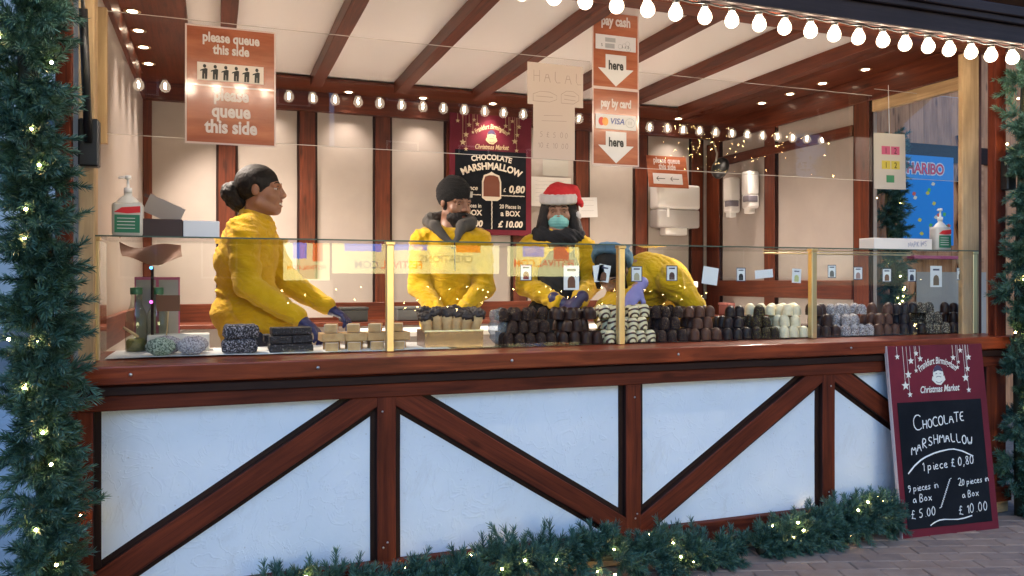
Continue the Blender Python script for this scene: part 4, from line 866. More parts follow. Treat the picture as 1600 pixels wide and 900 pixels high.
obj('string', tube_me('string', [Mh @ Vector((w / 2, h, 0)), P(1388, 133, yh)], .0025, m_paper, 6), o)
# back work ledge with utensils and tubs
box('back_ledge', XL, XR, YB - .45, YB - .03, 1.0, 1.03, m_inwood, st)
for k, (px, w, hgt, c_, lab) in enumerate(((1055, .34, .30, (.60, .52, .42), 'stack of cream food tubs on the back ledge beside the bending worker'), (1075, .2, .16, (.72, .66, .58), 'low white tub on the back ledge below the soap dispensers'))):
    x = P(px, 430, 2.7).x; e = empty('food_tub', (x, 2.7, 1.03), lab, 'tub'); rbox('tub_body', x - w / 2, x + w / 2, 2.62, 2.86, 1.03, 1.03 + hgt * .82, mat('tub plastic', c_, .4), e, .02); rbox('lid', x - w / 2 - .006, x + w / 2 + .006, 2.612, 2.868, 1.0305 + hgt * .82, 1.03 + hgt, m_white, e, .01)
for px, c_, w, lab in ((552, (.02, .02, .02), .2, 'black utensil case on the back ledge'), (640, (.06, .06, .06), .22, 'dark wire rack on the back ledge behind the man'), (1143, (.42, .16, .14), .18, 'reddish carton on the back ledge below the side wall')):
    x = P(px, 480, 2.75).x; e = empty('supply_box', (x, 2.75, 1.03), lab, 'box'); rbox('box_body', x - w / 2, x + w / 2, 2.68, 2.82, 1.03, 1.12, mat('supply', c_, .5), e, .01); rbox('lid', x - w / 2 - .004, x + w / 2 + .004, 2.676, 2.824, 1.1202, 1.14, mat('supply lid', tuple(q_ * 1.3 for q_ in c_), .5), e, .006)
x = P(790, 490, 1.9).x
e = empty('bounce_table', (1.8, 1.55, .25), 'white table added behind the workers to bounce light to the ceiling', 'table'); box('table_top', .9, 3.0, 1.75, 2.2, .98, 1.01, m_white, e)  # white top added to throw the downlights back up at the ceiling
for xx in (.95, 2.95):
    for yy in (1.8, 2.15): box('leg', xx - .02, xx + .02, yy - .02, yy + .02, .25, .98, m_steel, e)

# ================================================================== GARLANDS
m_needle = [mat('pine needles deep', (.022, .065, .046), .5, col2=(.034, .09, .06), nscale=20), mat('pine needles blue', (.06, .15, .125), .4, col2=(.10, .20, .165), nscale=20), mat('pine needles light', (.045, .11, .06), .45, col2=(.09, .17, .10), nscale=20)]
m_twig = mat('garland wire', (.03, .035, .02), .7)
def sprig_me(seed, L=.13, m=0, n=105, nl=.058):
    """a spray of three short bottle-brush twigs"""
    rnd = random.Random(seed); V = []; F = []; mi = []
    for tw in range(3):
        Rt = Matrix.Rotation(2.1 * tw + rnd.uniform(-.4, .4), 3, 'Z') @ Matrix.Rotation((.12, .6, .75)[tw] * rnd.uniform(.7, 1.2), 3, 'X'); Lt = L * (1.15, .85, .75)[tw]; bend = rnd.uniform(-.25, .25)
        ax = lambda t: Rt @ Vector((bend * t * t * Lt, 0, t * Lt))
        for k in range(n):
            t = (k + rnd.random()) / n; p = ax(t); a = k * 2.399 + rnd.uniform(-.4, .4); el = R(rnd.uniform(25, 58)) + t * .3
            d = Rt @ Vector((math.cos(a) * math.cos(el), math.sin(a) * math.cos(el), math.sin(el))); l = nl * (1 - .3 * t) * rnd.uniform(.7, 1.1)
            s_ = d.cross(Vector((rnd.uniform(-1, 1), rnd.uniform(-1, 1), rnd.uniform(-1, 1)))).normalized() * rnd.uniform(.0014, .0024)
            b = len(V); V += [p - s_, p + s_, p + d * l * .75 + s_ * .8, p + d * l, p + d * l * .75 - s_ * .8]; F.append((b, b + 1, b + 2, b + 3, b + 4)); mi.append(0 if rnd.random() < .6 else 1)
        for k in range(4):
            p, q_ = ax(k / 4), ax((k + 1) / 4); b = len(V); w_ = Vector((.0022, 0, 0)); u_ = Vector((0, .0022, 0))
            V += [p - w_, p + w_, q_ + w_, q_ - w_, p - u_, p + u_, q_ + u_, q_ - u_]; F += [(b, b + 1, b + 2, b + 3), (b + 4, b + 5, b + 6, b + 7)]; mi += [2, 2]
    return mesh('sprig', V, F, [m_needle[m], m_needle[(m + 1) % 3], m_twig], mi)
SPR = [sprig_me(s, L=random.uniform(.10, .14), m=s % 3 if s % 5 else 0) for s in range(8)]
m_fairy = emission('fairy light', (1, .66, .25), 70)
fl_me = bm_mesh('fairy_light', (lambda b: (bmesh.ops.create_icosphere(b, subdivisions=1, radius=.0056), b)[1])(bmesh.new()), m_fairy)
def garland(name, path, n, rad, lab, nl, front=(0, -1, 0), spread=1.0, sc=1.0, up=.35, allround=False):
    path = [Vector(p) for p in path]
    seg = [(a, b, (b - a).length) for a, b in zip(path[:-1], path[1:])]; tot = sum(s_[2] for s_ in seg)
    e = empty(name, path[0], lab, 'garland', 'lit pine garlands')
    obj('core', tube_me('core', path, rad * .28, m_twig, 8), e)
    fr = Vector(front)
    def at(t):
        d = t * tot
        for a, b, l in seg:
            if d <= l: return a.lerp(b, d / l), (b - a).normalized()
            d -= l
        return path[-1], (path[-1] - path[-2]).normalized()
    for k in range(n):
        p, tg = at((k + random.random()) / n); o1 = tg.cross(fr).normalized(); o2 = fr
        a = random.uniform(0, 2 * math.pi) if allround else random.gauss(0, 1.15)
        d = (o2 * math.cos(a) + o1 * math.sin(a) * spread).normalized()
        dr = (d + tg * random.uniform(-.7, .7) + Vector((0, 0, up * random.uniform(-.5, 1)))).normalized()
        q_ = dr.to_track_quat('Z', 'Y').to_matrix().to_4x4() @ Matrix.Rotation(random.uniform(0, 6.28), 4, 'Z')
        s_ = sc * random.uniform(.75, 1.12)
        obj('sprig', random.choice(SPR), e, Matrix.Translation(p + d * rad * random.uniform(.1, .55)) @ q_ @ Matrix.Scale(s_, 4))
    for k in range(nl):
        p, tg = at(random.random()); a = random.gauss(0, .8); o1 = tg.cross(fr).normalized(); d = fr * math.cos(a) + o1 * math.sin(a)
        obj('fairy_light', fl_me, e, Matrix.Translation(p + d * rad * random.uniform(.75, 1.12) + Vector((0, 0, random.uniform(-.02, .02)))))
lx = lambda px, y: P(px, 438, y).x
garland('pine_garland', [(lx(60, -.1), -.1, -.0), (lx(76, -.1), -.1, .5), (lx(66, -.1), -.1, .95), (lx(66, -.1), -.1, 1.4), (lx(48, -.1), -.1, 1.9), (lx(40, -.1), -.1, 2.5)], 300, .13, 'thick lit pine garland up the corner post beside the queue sign', 19, sc=.86, up=.1)
garland('pine_garland', [(4.30, -.03, 0), (4.29, -.03, .9), (4.31, -.03, 1.6), (4.36, -.03, 2.6)], 240, .12, 'lit pine garland up the corner post behind the blackboard', 34, sc=.9, up=.1)
def gpath(pts, y): return [Vector((P(px, 700, y).x, y, z)) for px, z in pts]
garland('pine_garland', gpath([(400, .10), (520, .10), (600, .06), (700, .08), (800, .12), (900, .13), (1010, .10), (1090, .05), (1150, .03)], -.1), 215, .10, 'lit pine garland lying along the base under the white panels', 18, front=(0, -.8, .6), sc=.80, up=.6)
garland('pine_garland', gpath([(1185, .03), (1240, .08), (1300, .09), (1350, .13), (1392, .10)], -.07), 170, .10, 'shorter lit pine garland along the base beside the blackboard', 13, front=(0, -.8, .6), sc=.74, up=.6)

# ================================================================== NEIGHBOUR HUT seen through the side opening
YN = 2.32
nh = empty('neighbour_hut', (6.2, YN, 0), 'neighbouring hut with pinkish plank wall and scalloped board edge', 'hut')
x0 = P(1378, 300, YN).x
for k in range(26):
    x = x0 - .35 + .17 * k
    beam('plank', (x + .085, YN, 0), (x + .085, YN, 3.9), .166, .025, m_plank, nh)
box('roof_board', x0 - .5, x0 + 4.4, YN - .45, YN + .3, 3.9, 3.97, m_fascia, nh); beam('roof_beam', (x0 - .4, YN - .03, 2.52), (x0 + 4, YN - .03, 2.52), .16, .06, m_dark, nh)
sx = P(1492, 300, YN).x; pts = []
for k in range(60):
    z = 2.7 - k * .04; pts.append((sx + .045 * abs(math.sin(k * .04 * math.pi / .42)), z))
V = [(x, YN - .024, z) for x, z in pts] + [(sx + .34, YN - .024, z) for x, z in pts] + [(x, YN - .002, z) for x, z in pts]
n_ = len(pts); F = [(i, i + 1, n_ + i + 1, n_ + i) for i in range(n_ - 1)] + [(i + 1, i, 2 * n_ + i, 2 * n_ + i + 1) for i in range(n_ - 1)]
obj('scalloped_board', mesh('scalloped_board', V, F, m_plank), nh)
obj('scallop_trim', tube_me('scallop_trim', [(x, YN - .026, z) for x, z in pts], .009, m_dark, 6), nh)
box('lower_board', P(1428, 470, YN).x, P(1500, 470, YN).x + .3, YN - .03, YN - .026, .3, P(1440, 425, YN).z, m_inwall, nh, bev=0)
box('pink_ledge', P(1412, 400, YN).x, P(1487, 400, YN).x, YN - .12, YN - .03, P(1440, 405, YN).z, P(1440, 400, YN).z, m_pink, nh)
# poster
yp = YN - .035; a = P(1405, 382, yp); w = P(1489, 382, yp).x - a.x; h = P(1450, 243, yp).z - P(1450, 382, yp).z
Mp = plane(a, (1, 0, 0), (0, 0, 1))
po = tag(sheet('sweets_poster', Mp, 0, 0, w, h, mat('blue poster', (.01, .22, .62), .35), None, .006), 'bright blue poster with red and white sweet brand lettering and small gummy shapes', 'poster')
text('lettering', Mp, 'HARIBO', w * .47, h * .80, h * .165, m_paper, po, sx=.92, bold=.014, z=.007); text('lettering', Mp, 'HARIBO', w * .47, h * .80, h * .165, mat('poster red', (.62, .03, .08), .4), po, sx=.92, bold=.004, z=.0078)
for k in range(16):
    x, y = w * random.uniform(.1, .92), h * random.uniform(.08, .7); a_ = random.uniform(0, 3); m = mat('gummy', random.choice([(.6, .5, .05), (.1, .4, .1), (.6, .1, .05), (.65, .6, .45)]), .4)
    poly('gummy_shape', Mp, [(x + .018 * math.cos(a_ + q_) * (1.5 if i % 2 else 1), y + .018 * math.sin(a_ + q_)) for i, q_ in enumerate([0, .8, 1.57, 2.4, 3.14, 3.9, 4.7, 5.5])], m, po, .007)
garland('pine_garland', [(P(1400, 300, YN - .2).x, YN - .2, .7), (P(1395, 300, YN - .2).x, YN - .2, 1.4), (P(1388, 300, YN - .2).x, YN - .2, 2.0), (P(1392, 300, YN - .2).x, YN - .2, 2.6)], 110, .11, 'lit pine garland hanging on the neighbouring hut beside the blue poster', 24, sc=1.0, up=.1)
# dark leafy tree with fairy lights behind the shutter corner
def lit_tree(x, y, h, r, lab, nleaf, nlight, zlo):
    e = empty('lit_tree', (x, y, 0), lab, 'tree')
    obj('trunk', tube_me('trunk', [(x, y, 0), (x + .05, y, zlo), (x, y + .1, h * .7)], [.2, .15, .05], m_twig, 10), e)
    for k in range(7):
        a = k * .9; obj('limb', tube_me('limb', [(x, y, zlo * .9 + .2 * k), (x + r * .5 * math.cos(a), y + r * .5 * math.sin(a), zlo + .5 + .3 * k)], [.07, .02], m_twig, 6), e)
    V = []; F = []; rnd = np.random.RandomState(int(x * 10) % 97)
    c_ = []
    for k in range(60):
        v = rnd.normal(size=3); v /= np.linalg.norm(v); c_.append(v * rnd.uniform(.3, 1) ** .5)
    for k in range(nleaf):
        q_ = c_[rnd.randint(60)] + rnd.normal(size=3) * .13; p = Vector((x + q_[0] * r, y + q_[1] * r, (zlo + h) / 2 + q_[2] * (h - zlo) / 2))
        d = Vector(rnd.normal(size=3)).normalized(); o = d.orthogonal().normalized(); s_ = .07; b = len(V)
        V += [p, p + d * s_ + o * s_ * .5, p + d * s_ * 2, p + d * s_ - o * s_ * .5]; F.append((b, b + 1, b + 2, b + 3))
    obj('crown', mesh('crown', V, F, [m_needle[0]]), e)
    V = []; F = []
    for k in range(nlight):
        q_ = c_[rnd.randint(60)] + rnd.normal(size=3) * .1; p = Vector((x + q_[0] * r * 1.02, y + q_[1] * r * 1.02, (zlo + h) / 2 + q_[2] * (h - zlo) / 2)); b = len(V); s_ = .013
        V += [p + Vector(v) * s_ for v in ((1, 0, 0), (-1, 0, 0), (0, 1, 0), (0, -1, 0), (0, 0, 1), (0, 0, -1))]; F += [(b + i, b + j, b + k2) for i, j, k2 in ((0, 2, 4), (2, 1, 4), (1, 3, 4), (3, 0, 4), (2, 0, 5), (1, 2, 5), (3, 1, 5), (0, 3, 5))]
    o = obj('fairy_lights', mesh('fairy_lights', V, F, m_fairy), e); o['kind'] = 'stuff'
p = P(1560, 0, 4.5); lit_tree(p.x + .3, 5.2, 6.5, 2.2, 'dark tree full of fairy lights behind the shutter corner', 7000, 160, 2.6)
# stone building far down the street beside the thick garland
m_stone = mat('pale stone', (.42, .42, .43), .8, col2=(.5, .5, .5), nscale=1.5, bump=.2, bscale=20); m_win = mat('window glass', (.03, .035, .05), .1)
def building(x0, x1, y, h, lab, nx, nz, face=-1, dep=8):
    e = empty('stone_building', ((x0 + x1) / 2, y, 0), lab, 'building')
    box('wall', x0, x1, y, y + dep if face < 0 else y - dep, 0, h, m_stone, e, bev=0); box('cornice', x0 - .2, x1 + .2, y + .3 * face, y - .05 * face, h - .5, h, m_stone, e, bev=.02)
    for i in range(nx):
        for k in range(nz):
            x = x0 + (x1 - x0) * (i + .5) / nx; z = 1.4 + k * 3.2
            f = box('window', x - .6, x + .6, y + .03 * face, y - .02 * face, z, z + 1.8, m_white, e, bev=0); box('pane', x - .53, x + .53, y + .05 * face, y + .033 * face, z + .07, z + 1.73, m_win, f, bev=0); box('sill', x - .7, x + .7, y + .15 * face, y + .001 * face, z - .12, z - .001, m_stone, f, bev=0)
building(-16, -2.6, 22, 9, 'pale stone building beyond the paved street past the garland', 5, 2)
m_stone = mat('dark brick', (.10, .06, .05), .85, col2=(.13, .08, .07), nscale=3, bump=.2, bscale=30)
building(-9, 4, -26, 11, 'dark brick building across the market street', 5, 3, 1); building(5, 24, -24, 10, 'long dark brick building across the market street behind the festival booth', 7, 3, 1)
# festival booth opposite, reflected in the glass
YO = -11.3
fb = empty('festival_booth', (4.4, YO - 1, 0), 'booth opposite with glowing yellow festival banners', 'booth')
box('booth_body', .9, 8.2, YO - 2.4, YO - .12, 0, 2.9, m_fascia, fb); box('booth_roof', .6, 8.5, YO - 2.7, YO + .25, 2.9, 3.05, m_fascia, fb)
m_ban = emission('lit yellow banner', (1, .90, .42), BANNER_E); m_bo = emission('lit orange print', (1, .22, .04), BANNER_E); m_bg = emission('lit grey print', (.35, .36, .25), BANNER_E); m_bb = emission('lit blue print', (.1, .25, .9), BANNER_E)
for xa, xb, zb in ((1.15, 1.98, 1.34), (2.03, 5.33, 1.47), (5.52, 7.1, 1.42)):
    Mn = plane((xb, YO - .1, zb), (-1, 0, 0), (0, 0, 1)); w = xb - xa; h = 2.75 - zb
    o = tag(sheet('lit_banner', Mn, 0, 0, w, h, m_ban, None, .04), {1.15: 'narrow glowing yellow banner on the booth opposite', 2.03: 'wide glowing yellow banner with festival web address on the booth opposite', 5.52: 'glowing yellow banner with red flag print on the booth opposite'}[xa], 'banner')
    if w > 3:
        text('lettering', Mn, 'CREATIONS', w * .33, .22, .2, m_bg, o, bold=.005, z=.043); text('lettering', Mn, 'FESTIVAL', w * .60, .1, .2, m_bo, o, bold=.005, z=.043); text('lettering', Mn, '.COM', w * .80, .1, .2, m_bg, o, bold=.005, z=.043)
        sheet('print_block', Mn, w * .12, .42, .5, .3, m_bo, o, .002, .041); sheet('print_block', Mn, w * .45, .45, .8, .25, m_bb, o, .002, .041); sheet('print_block', Mn, w * .72, .42, .7, .25, m_bb, o, .002, .041)
    else:
        text('lettering', Mn, 'FESTIVAL.COM', w * .5, .2, w * .13, m_bo, o, bold=.003, z=.043); sheet('print_block', Mn, w * .15, .35, w * .22, .4, m_bo, o, .002, .041); sheet('print_block', Mn, w * .5, .4, w * .3, .35, m_bb, o, .002, .041)
lit_tree(12.6, YO - 1, 7.5, 2.0, 'tree wrapped in net lights across the market street', 5000, 620, 3.0)
for k in range(46):
    x = 1 + 9.5 * random.random(); o = obj('string_light', fl_me, None, Matrix.Translation((x, YO - .05, random.uniform(.75, 1.25))) @ Matrix.Scale(3.2, 4)); tag(o, 'small warm light of the string on the booth opposite', 'light', 'string lights on the booth opposite')
# ================================================================== PEOPLE (one smooth skin each, grown from blended limb volumes)
MV = Matrix.Translation((0, CAM.y, 0)) @ Matrix.Rotation(-TH, 4, 'Z')      # x right, y away, z up as the camera stands
def V3(px, py, F): return np.array([(px - 800) / FPX * F, F, CAM.z + (HOR - py) / FPX * F])
def cap(a, b, ra, rb, k=.03, mi=0, sub=False): return ('c', np.array(a, float), np.array(b, float), ra, rb, k, mi, sub)
def ell3(c, r, Rm=None, k=.03, mi=0, sub=False): return ('e', np.array(c, float), np.array(r, float), np.array(Rm if Rm is not None else np.eye(3), float), None, k, mi, sub)
def axis(lo, hi, flo, fhi, fine, coarse):
    out = []; x = lo
    while x < hi:
        out.append(x); x += fine if flo - coarse < x < fhi else coarse
    out.append(x); return np.array(out)
def field(prims, ax):
    D = np.full([len(a) for a in ax], 1e3, np.float32); ID = np.zeros(D.shape, np.int16)
    for (ty, p, q, ra, rb, k, mi, sub) in prims:
        if ty == 'c': lo = np.minimum(p - ra, q - rb); hi = np.maximum(p + ra, q + rb)
        else: m = q.max(); lo, hi = p - m, p + m
        mg = .035 + 1.2 * k; sl = tuple(slice(max(0, np.searchsorted(a, l - mg) - 1), np.searchsorted(a, h + mg) + 1) for a, l, h in zip(ax, lo, hi))
        X, Y, Z = np.meshgrid(*[a[s_] for a, s_ in zip(ax, sl)], indexing='ij')
        if X.size == 0: continue
        pts = np.stack([X, Y, Z], -1) - p
        if ty == 'c':
            d = q - p; L2 = max(float(d @ d), 1e-9); t = np.clip((pts @ d) / L2, 0, 1); dist = np.linalg.norm(pts - t[..., None] * d, axis=-1) - (ra + (rb - ra) * t)
        else:
            l = pts @ ra; k0 = np.linalg.norm(l / q, axis=-1); k1 = np.linalg.norm(l / (q * q), axis=-1); dist = np.where(k1 > 1e-6, k0 * (k0 - 1) / np.maximum(k1, 1e-6), -q.min())
        o = D[sl]
        if sub:
            h = np.clip(.5 - .5 * (o + dist) / k, 0, 1); D[sl] = o * (1 - h) + (-dist) * h + k * h * (1 - h)
        else:
            ID[sl] = np.where(dist < o, mi, ID[sl]); h = np.clip(.5 + .5 * (o - dist) / k, 0, 1); D[sl] = o * (1 - h) + dist * h - k * h * (1 - h)
    return D, ID
def surf(D, ID, ax):
    ins = D < 0; nx, ny, nz = D.shape
    cnt = np.zeros((nx - 1, ny - 1, nz - 1), np.int8)
    for i in (0, 1):
        for j in (0, 1):
            for k in (0, 1): cnt += ins[i:nx - 1 + i, j:ny - 1 + j, k:nz - 1 + k]
    act = (cnt > 0) & (cnt < 8); idx = np.full(act.shape, -1, np.int64); cells = np.argwhere(act); idx[act] = np.arange(len(cells))
    acc = np.zeros((len(cells), 3)); n = np.zeros(len(cells)); C = np.array(cells)
    G = [np.asarray(a) for a in ax]
    corner = [(i, j, k) for i in (0, 1) for j in (0, 1) for k in (0, 1)]
    for a in corner:
        for b in corner:
            if sum(abs(a[i] - b[i]) for i in range(3)) == 1 and a < b:
                A = C + a; B = C + b; da = D[tuple(A.T)]; db = D[tuple(B.T)]; cr = (da < 0) != (db < 0)
                t = np.where(cr, da / np.where(cr, da - db, 1), 0)[:, None]
                pa = np.stack([G[i][A[:, i]] for i in range(3)], 1); pb = np.stack([G[i][B[:, i]] for i in range(3)], 1)
                acc += np.where(cr[:, None], pa + (pb - pa) * t, 0); n += cr
    Vv = acc / n[:, None]; cid = ID[tuple(C.T)]
    Q = []
    for d in range(3):
        e1, e2 = (d + 1) % 3, (d + 2) % 3; s0 = [slice(0, m) for m in D.shape]; s0[d] = slice(0, D.shape[d] - 1); s1 = list(s0); s1[d] = slice(1, D.shape[d])
        for e in (e1, e2): s0[e] = slice(1, D.shape[e] - 1); s1[e] = s0[e]
        a, b = ins[tuple(s0)], ins[tuple(s1)]; E = np.argwhere(a != b)
        if not len(E): continue
        off = np.zeros(3, int); off[e1] = 1; off[e2] = 1; E = E + off; flip = ins[tuple(E.T)]
        def cc(o1, o2): q = E.copy(); q[:, e1] += o1; q[:, e2] += o2; return idx[tuple(q.T)]
        q = np.stack([cc(-1, -1), cc(0, -1), cc(0, 0), cc(-1, 0)], 1); q[~flip] = q[~flip][:, ::-1]; Q.append(q)
    return Vv, np.concatenate(Q), cid
def normals(V, Q):
    nrm = np.zeros_like(V); fn = np.cross(V[Q[:, 2]] - V[Q[:, 0]], V[Q[:, 3]] - V[Q[:, 1]])
    for i in range(4): np.add.at(nrm, Q[:, i], fn)
    return nrm / np.maximum(np.linalg.norm(nrm, axis=1), 1e-12)[:, None]
def relax(V, Q, it):
    for _ in range(it):
        s_ = np.zeros_like(V); n = np.zeros(len(V))
        for a, b in ((0, 1), (1, 2), (2, 3), (3, 0)):
            np.add.at(s_, Q[:, a], V[Q[:, b]]); np.add.at(s_, Q[:, b], V[Q[:, a]]); np.add.at(n, Q[:, a], 1); np.add.at(n, Q[:, b], 1)
        V = V * .5 + .5 * s_ / n[:, None]
    return V
def grow(name, prims, mats, parent, base, fine=None, res=.011, it=2, disp=None, M=None):
    lo = np.full(3, 1e9); hi = np.full(3, -1e9)
    for (ty, p, q, ra, rb, k, mi, sub) in prims:
        if sub: continue
        if ty == 'c': l, h = np.minimum(p - ra, q - rb), np.maximum(p + ra, q + rb)
        else: m = q.max(); l, h = p - m, p + m
        lo = np.minimum(lo, l); hi = np.maximum(hi, h)
    lo -= .03; hi += .03
    ax = [axis(lo[i], hi[i], *(fine[i] if fine else (9, 9)), fine[3] if fine else res, res) for i in range(3)]
    D, ID = field(prims, ax); V, Q, cid = surf(D, ID, ax); V = relax(V, Q, it)
    if disp:
        N = normals(V, Q); V = V + N * np.array([disp(Vector(v)) for v in V])[:, None]
    Vb = V - np.array(base)
    mi = cid[Q[:, 0]]
    me = mesh(name, Vb, Q.tolist(), mats, np.minimum(mi, len(mats) - 1 if isinstance(mats, list) else 0), True)
    o = obj(name, me, parent, MV @ Matrix.Translation(base)); return o
def rotm(yaw=0, pitch=0, roll=0): return np.array(Euler((pitch, roll, 0)).to_matrix().to_3x3()) if False else np.array((Matrix.Rotation(yaw, 3, 'Z') @ Matrix.Rotation(pitch, 3, 'X') @ Matrix.Rotation(roll, 3, 'Y')))
def head_prims(c, Rm, s=1.0, smile=0, lid=0):
    T = lambda v: c + Rm @ (np.array(v) * s)
    P_ = [ell3(T((0, -.015, .035)), np.array((.076, .096, .085)) * s, Rm, .02), ell3(T((0, .028, -.035)), np.array((.060, .066, .078)) * s, Rm, .03),
          ell3(T((0, .064, -.092)), np.array((.026, .022, .02)) * s, Rm, .025)]
    for x in (-1, 1):
        P_ += [cap(T((x * .052, -.005, -.055)), T((x * .022, .058, -.09)), .02 * s, .016 * s, .025), ell3(T((x * .04, .058, -.028)), np.array((.024, .02, .02)) * s, Rm, .02),
               cap(T((x * .012, .086, .024)), T((x * .05, .068, .022)), .010 * s, .008 * s, .012), ell3(T((x * .078, -.006, -.002)), np.array((.008, .018, .027)) * s, Rm, .006), ell3(T((x * .013, .099, -.030)), np.array((.009, .010, .008)) * s, Rm, .008)]
    P_ += [cap(T((0, .088, .016)), T((0, .107, -.025)), .008 * s, .0108 * s, .012)]
    for x in (-1, 1): P_ += [ell3(T((x * .031, .096, .006)), np.array((.017, .017, .011)) * s, Rm, .010, sub=True)]
    for x in (-1, 1): P_ += [cap(T((x * .018, .0835, .0125 - .002 * lid)), T((x * .043, .0795, .0115 - .002 * lid)), .0055 * s, .005 * s, .006), cap(T((x * .020, .082, -.004)), T((x * .042, .078, -.003)), .0042 * s, .004 * s, .006)]
    P_ += [cap(T((-.022, .083, -.057 + .006 * smile)), T((0, .093, -.057)), .005 * s, .007 * s, .005, 1), cap(T((0, .093, -.057)), T((.022, .083, -.057 + .006 * smile)), .007 * s, .005 * s, .005, 1),
           cap(T((-.018, .083, -.069 + .004 * smile)), T((0, .091, -.071)), .005 * s, .0078 * s, .005, 1), cap(T((0, .091, -.071)), T((.018, .083, -.069 + .004 * smile)), .0078 * s, .005 * s, .005, 1)]
    if smile > 1: P_ += [ell3(T((0, .093, -.0635)), np.array((.022, .018, .0075)) * s, Rm, .004, sub=True)] + [cap(T((x * .03, .078, -.045)), T((x * .034, .07, -.06)), .010 * s, .008 * s, .012) for x in (-1, 1)]
    return P_, T
m_fleece = mat('yellow fleece', (.60, .345, .006), .95, col2=(.68, .41, .012), nscale=14, bump=.6, bscale=380, sheen=.15, spec=.15)
def crease_bump(m):
    t = m.node_tree; b = t.nodes['Principled BSDF']; tc = t.nodes.new('ShaderNodeTexCoord'); fine = [n for n in t.nodes if n.type == 'BUMP'][0]
    mp = t.nodes.new('ShaderNodeMapping'); mp.inputs['Scale'].default_value = (1.0, 1.0, 1.9); mp.inputs['Rotation'].default_value = (0, .5, 0)
    n = t.nodes.new('ShaderNodeTexNoise'); n.inputs['Scale'].default_value = 6.5; n.inputs['Detail'].default_value = 2.5; n.inputs['Distortion'].default_value = 1.4
    a = t.nodes.new('ShaderNodeMath'); a.operation = 'SUBTRACT'; a.inputs[1].default_value = .5; c_ = t.nodes.new('ShaderNodeMath'); c_.operation = 'ABSOLUTE'; p = t.nodes.new('ShaderNodeMath'); p.operation = 'POWER'; p.inputs[1].default_value = .6
    bp = t.nodes.new('ShaderNodeBump'); bp.inputs['Strength'].default_value = .45; bp.inputs['Distance'].default_value = .03
    t.links.new(tc.outputs['Object'], mp.inputs[0]); t.links.new(mp.outputs[0], n.inputs['Vector']); t.links.new(n.outputs['Fac'], a.inputs[0]); t.links.new(a.outputs[0], c_.inputs[0]); t.links.new(c_.outputs[0], p.inputs[0]); t.links.new(p.outputs[0], bp.inputs['Height'])
    t.links.new(bp.outputs[0], fine.inputs['Normal'])
crease_bump(m_fleece)
m_glove = mat('dark blue glove', (.02, .022, .09), .45, bump=.2, bscale=120); m_glove2 = mat('violet glove', (.035, .025, .075), .45, bump=.2, bscale=120)
m_hair = mat('black hair', (.006, .005, .005), .6, spec=.25, col2=(.012, .009, .009), nscale=40, stretch=(1, 1, .15), bump=.5, bscale=160)
m_trouser = mat('dark trousers', (.02, .02, .025), .8); m_eye = mat('eye white', (.36, .33, .31), .3); m_iris = mat('dark iris', (.015, .008, .006), .1)
m_teeth = mat('teeth', (.7, .66, .6), .3)
def skin(n, c): return [mat(n, c, .5, col2=tuple(x * 1.12 for x in c), nscale=20, bump=.08, bscale=200, sss=.12), mat(n + ' lips', (c[0] * .85, c[1] * .55, c[2] * .6), .4)]
def folds(amp, dirv, sc=16, seed=0):
    d = Vector(dirv)
    def f(v):
        u = v.dot(d) * sc; w = noise.noise(v * 4.5 + Vector((seed, 0, 0)))
        n1 = noise.noise(Vector((u + 3 * w, seed, v.x * 2.5))); n2 = noise.noise(Vector((u * 2.2 - 4 * w, v.x * 5, seed + 4)))
        return amp * (.45 - 1.7 * abs(n1) + .35 - 1.0 * abs(n2)) + amp * .3 * noise.noise(v * 24) + .001 * noise.noise(v * 140)
    return f
def eyes(T, s, Rm, parent, open_=1.0, closed=False):
    for x in (-1, 1):
        c = T((x * .031, .0725, .005)); r = .0125 * s
        bm = bmesh.new(); bmesh.ops.create_uvsphere(bm, u_segments=16, v_segments=12, radius=r)
        me = bm_mesh('eye', bm, [m_eye, m_iris], True)
        for p in me.polygons:
            if Vector(p.center).normalized().dot(Vector(Rm @ np.array((0, 1, -.12 if not closed else -.5))).normalized()) > .82: p.material_index = 1
        obj('eye', me, parent, MV @ Matrix.Translation(c))
        pts = [T((x * (.014 + .036 * t), .091 - .016 * t * t, .028 + .006 * math.sin(math.pi * t))) for t in (0, .25, .5, .75, 1)]
        obj('eyebrow', tube_me('eyebrow', [MV @ Vector(p) for p in pts], [.002, .0035, .0035, .003, .0015], m_hair, 6), parent)
        pts = [T((x * (.018 + .026 * t), .0885 - .007 * abs(t - .4), .012 + .005 * math.sin(math.pi * t))) for t in (0, .25, .5, .75, 1)]
        obj('eyelash', tube_me('eyelash', [MV @ Vector(p) for p in pts], [.001, .0018, .002, .0018, .001], m_hair, 6), parent)
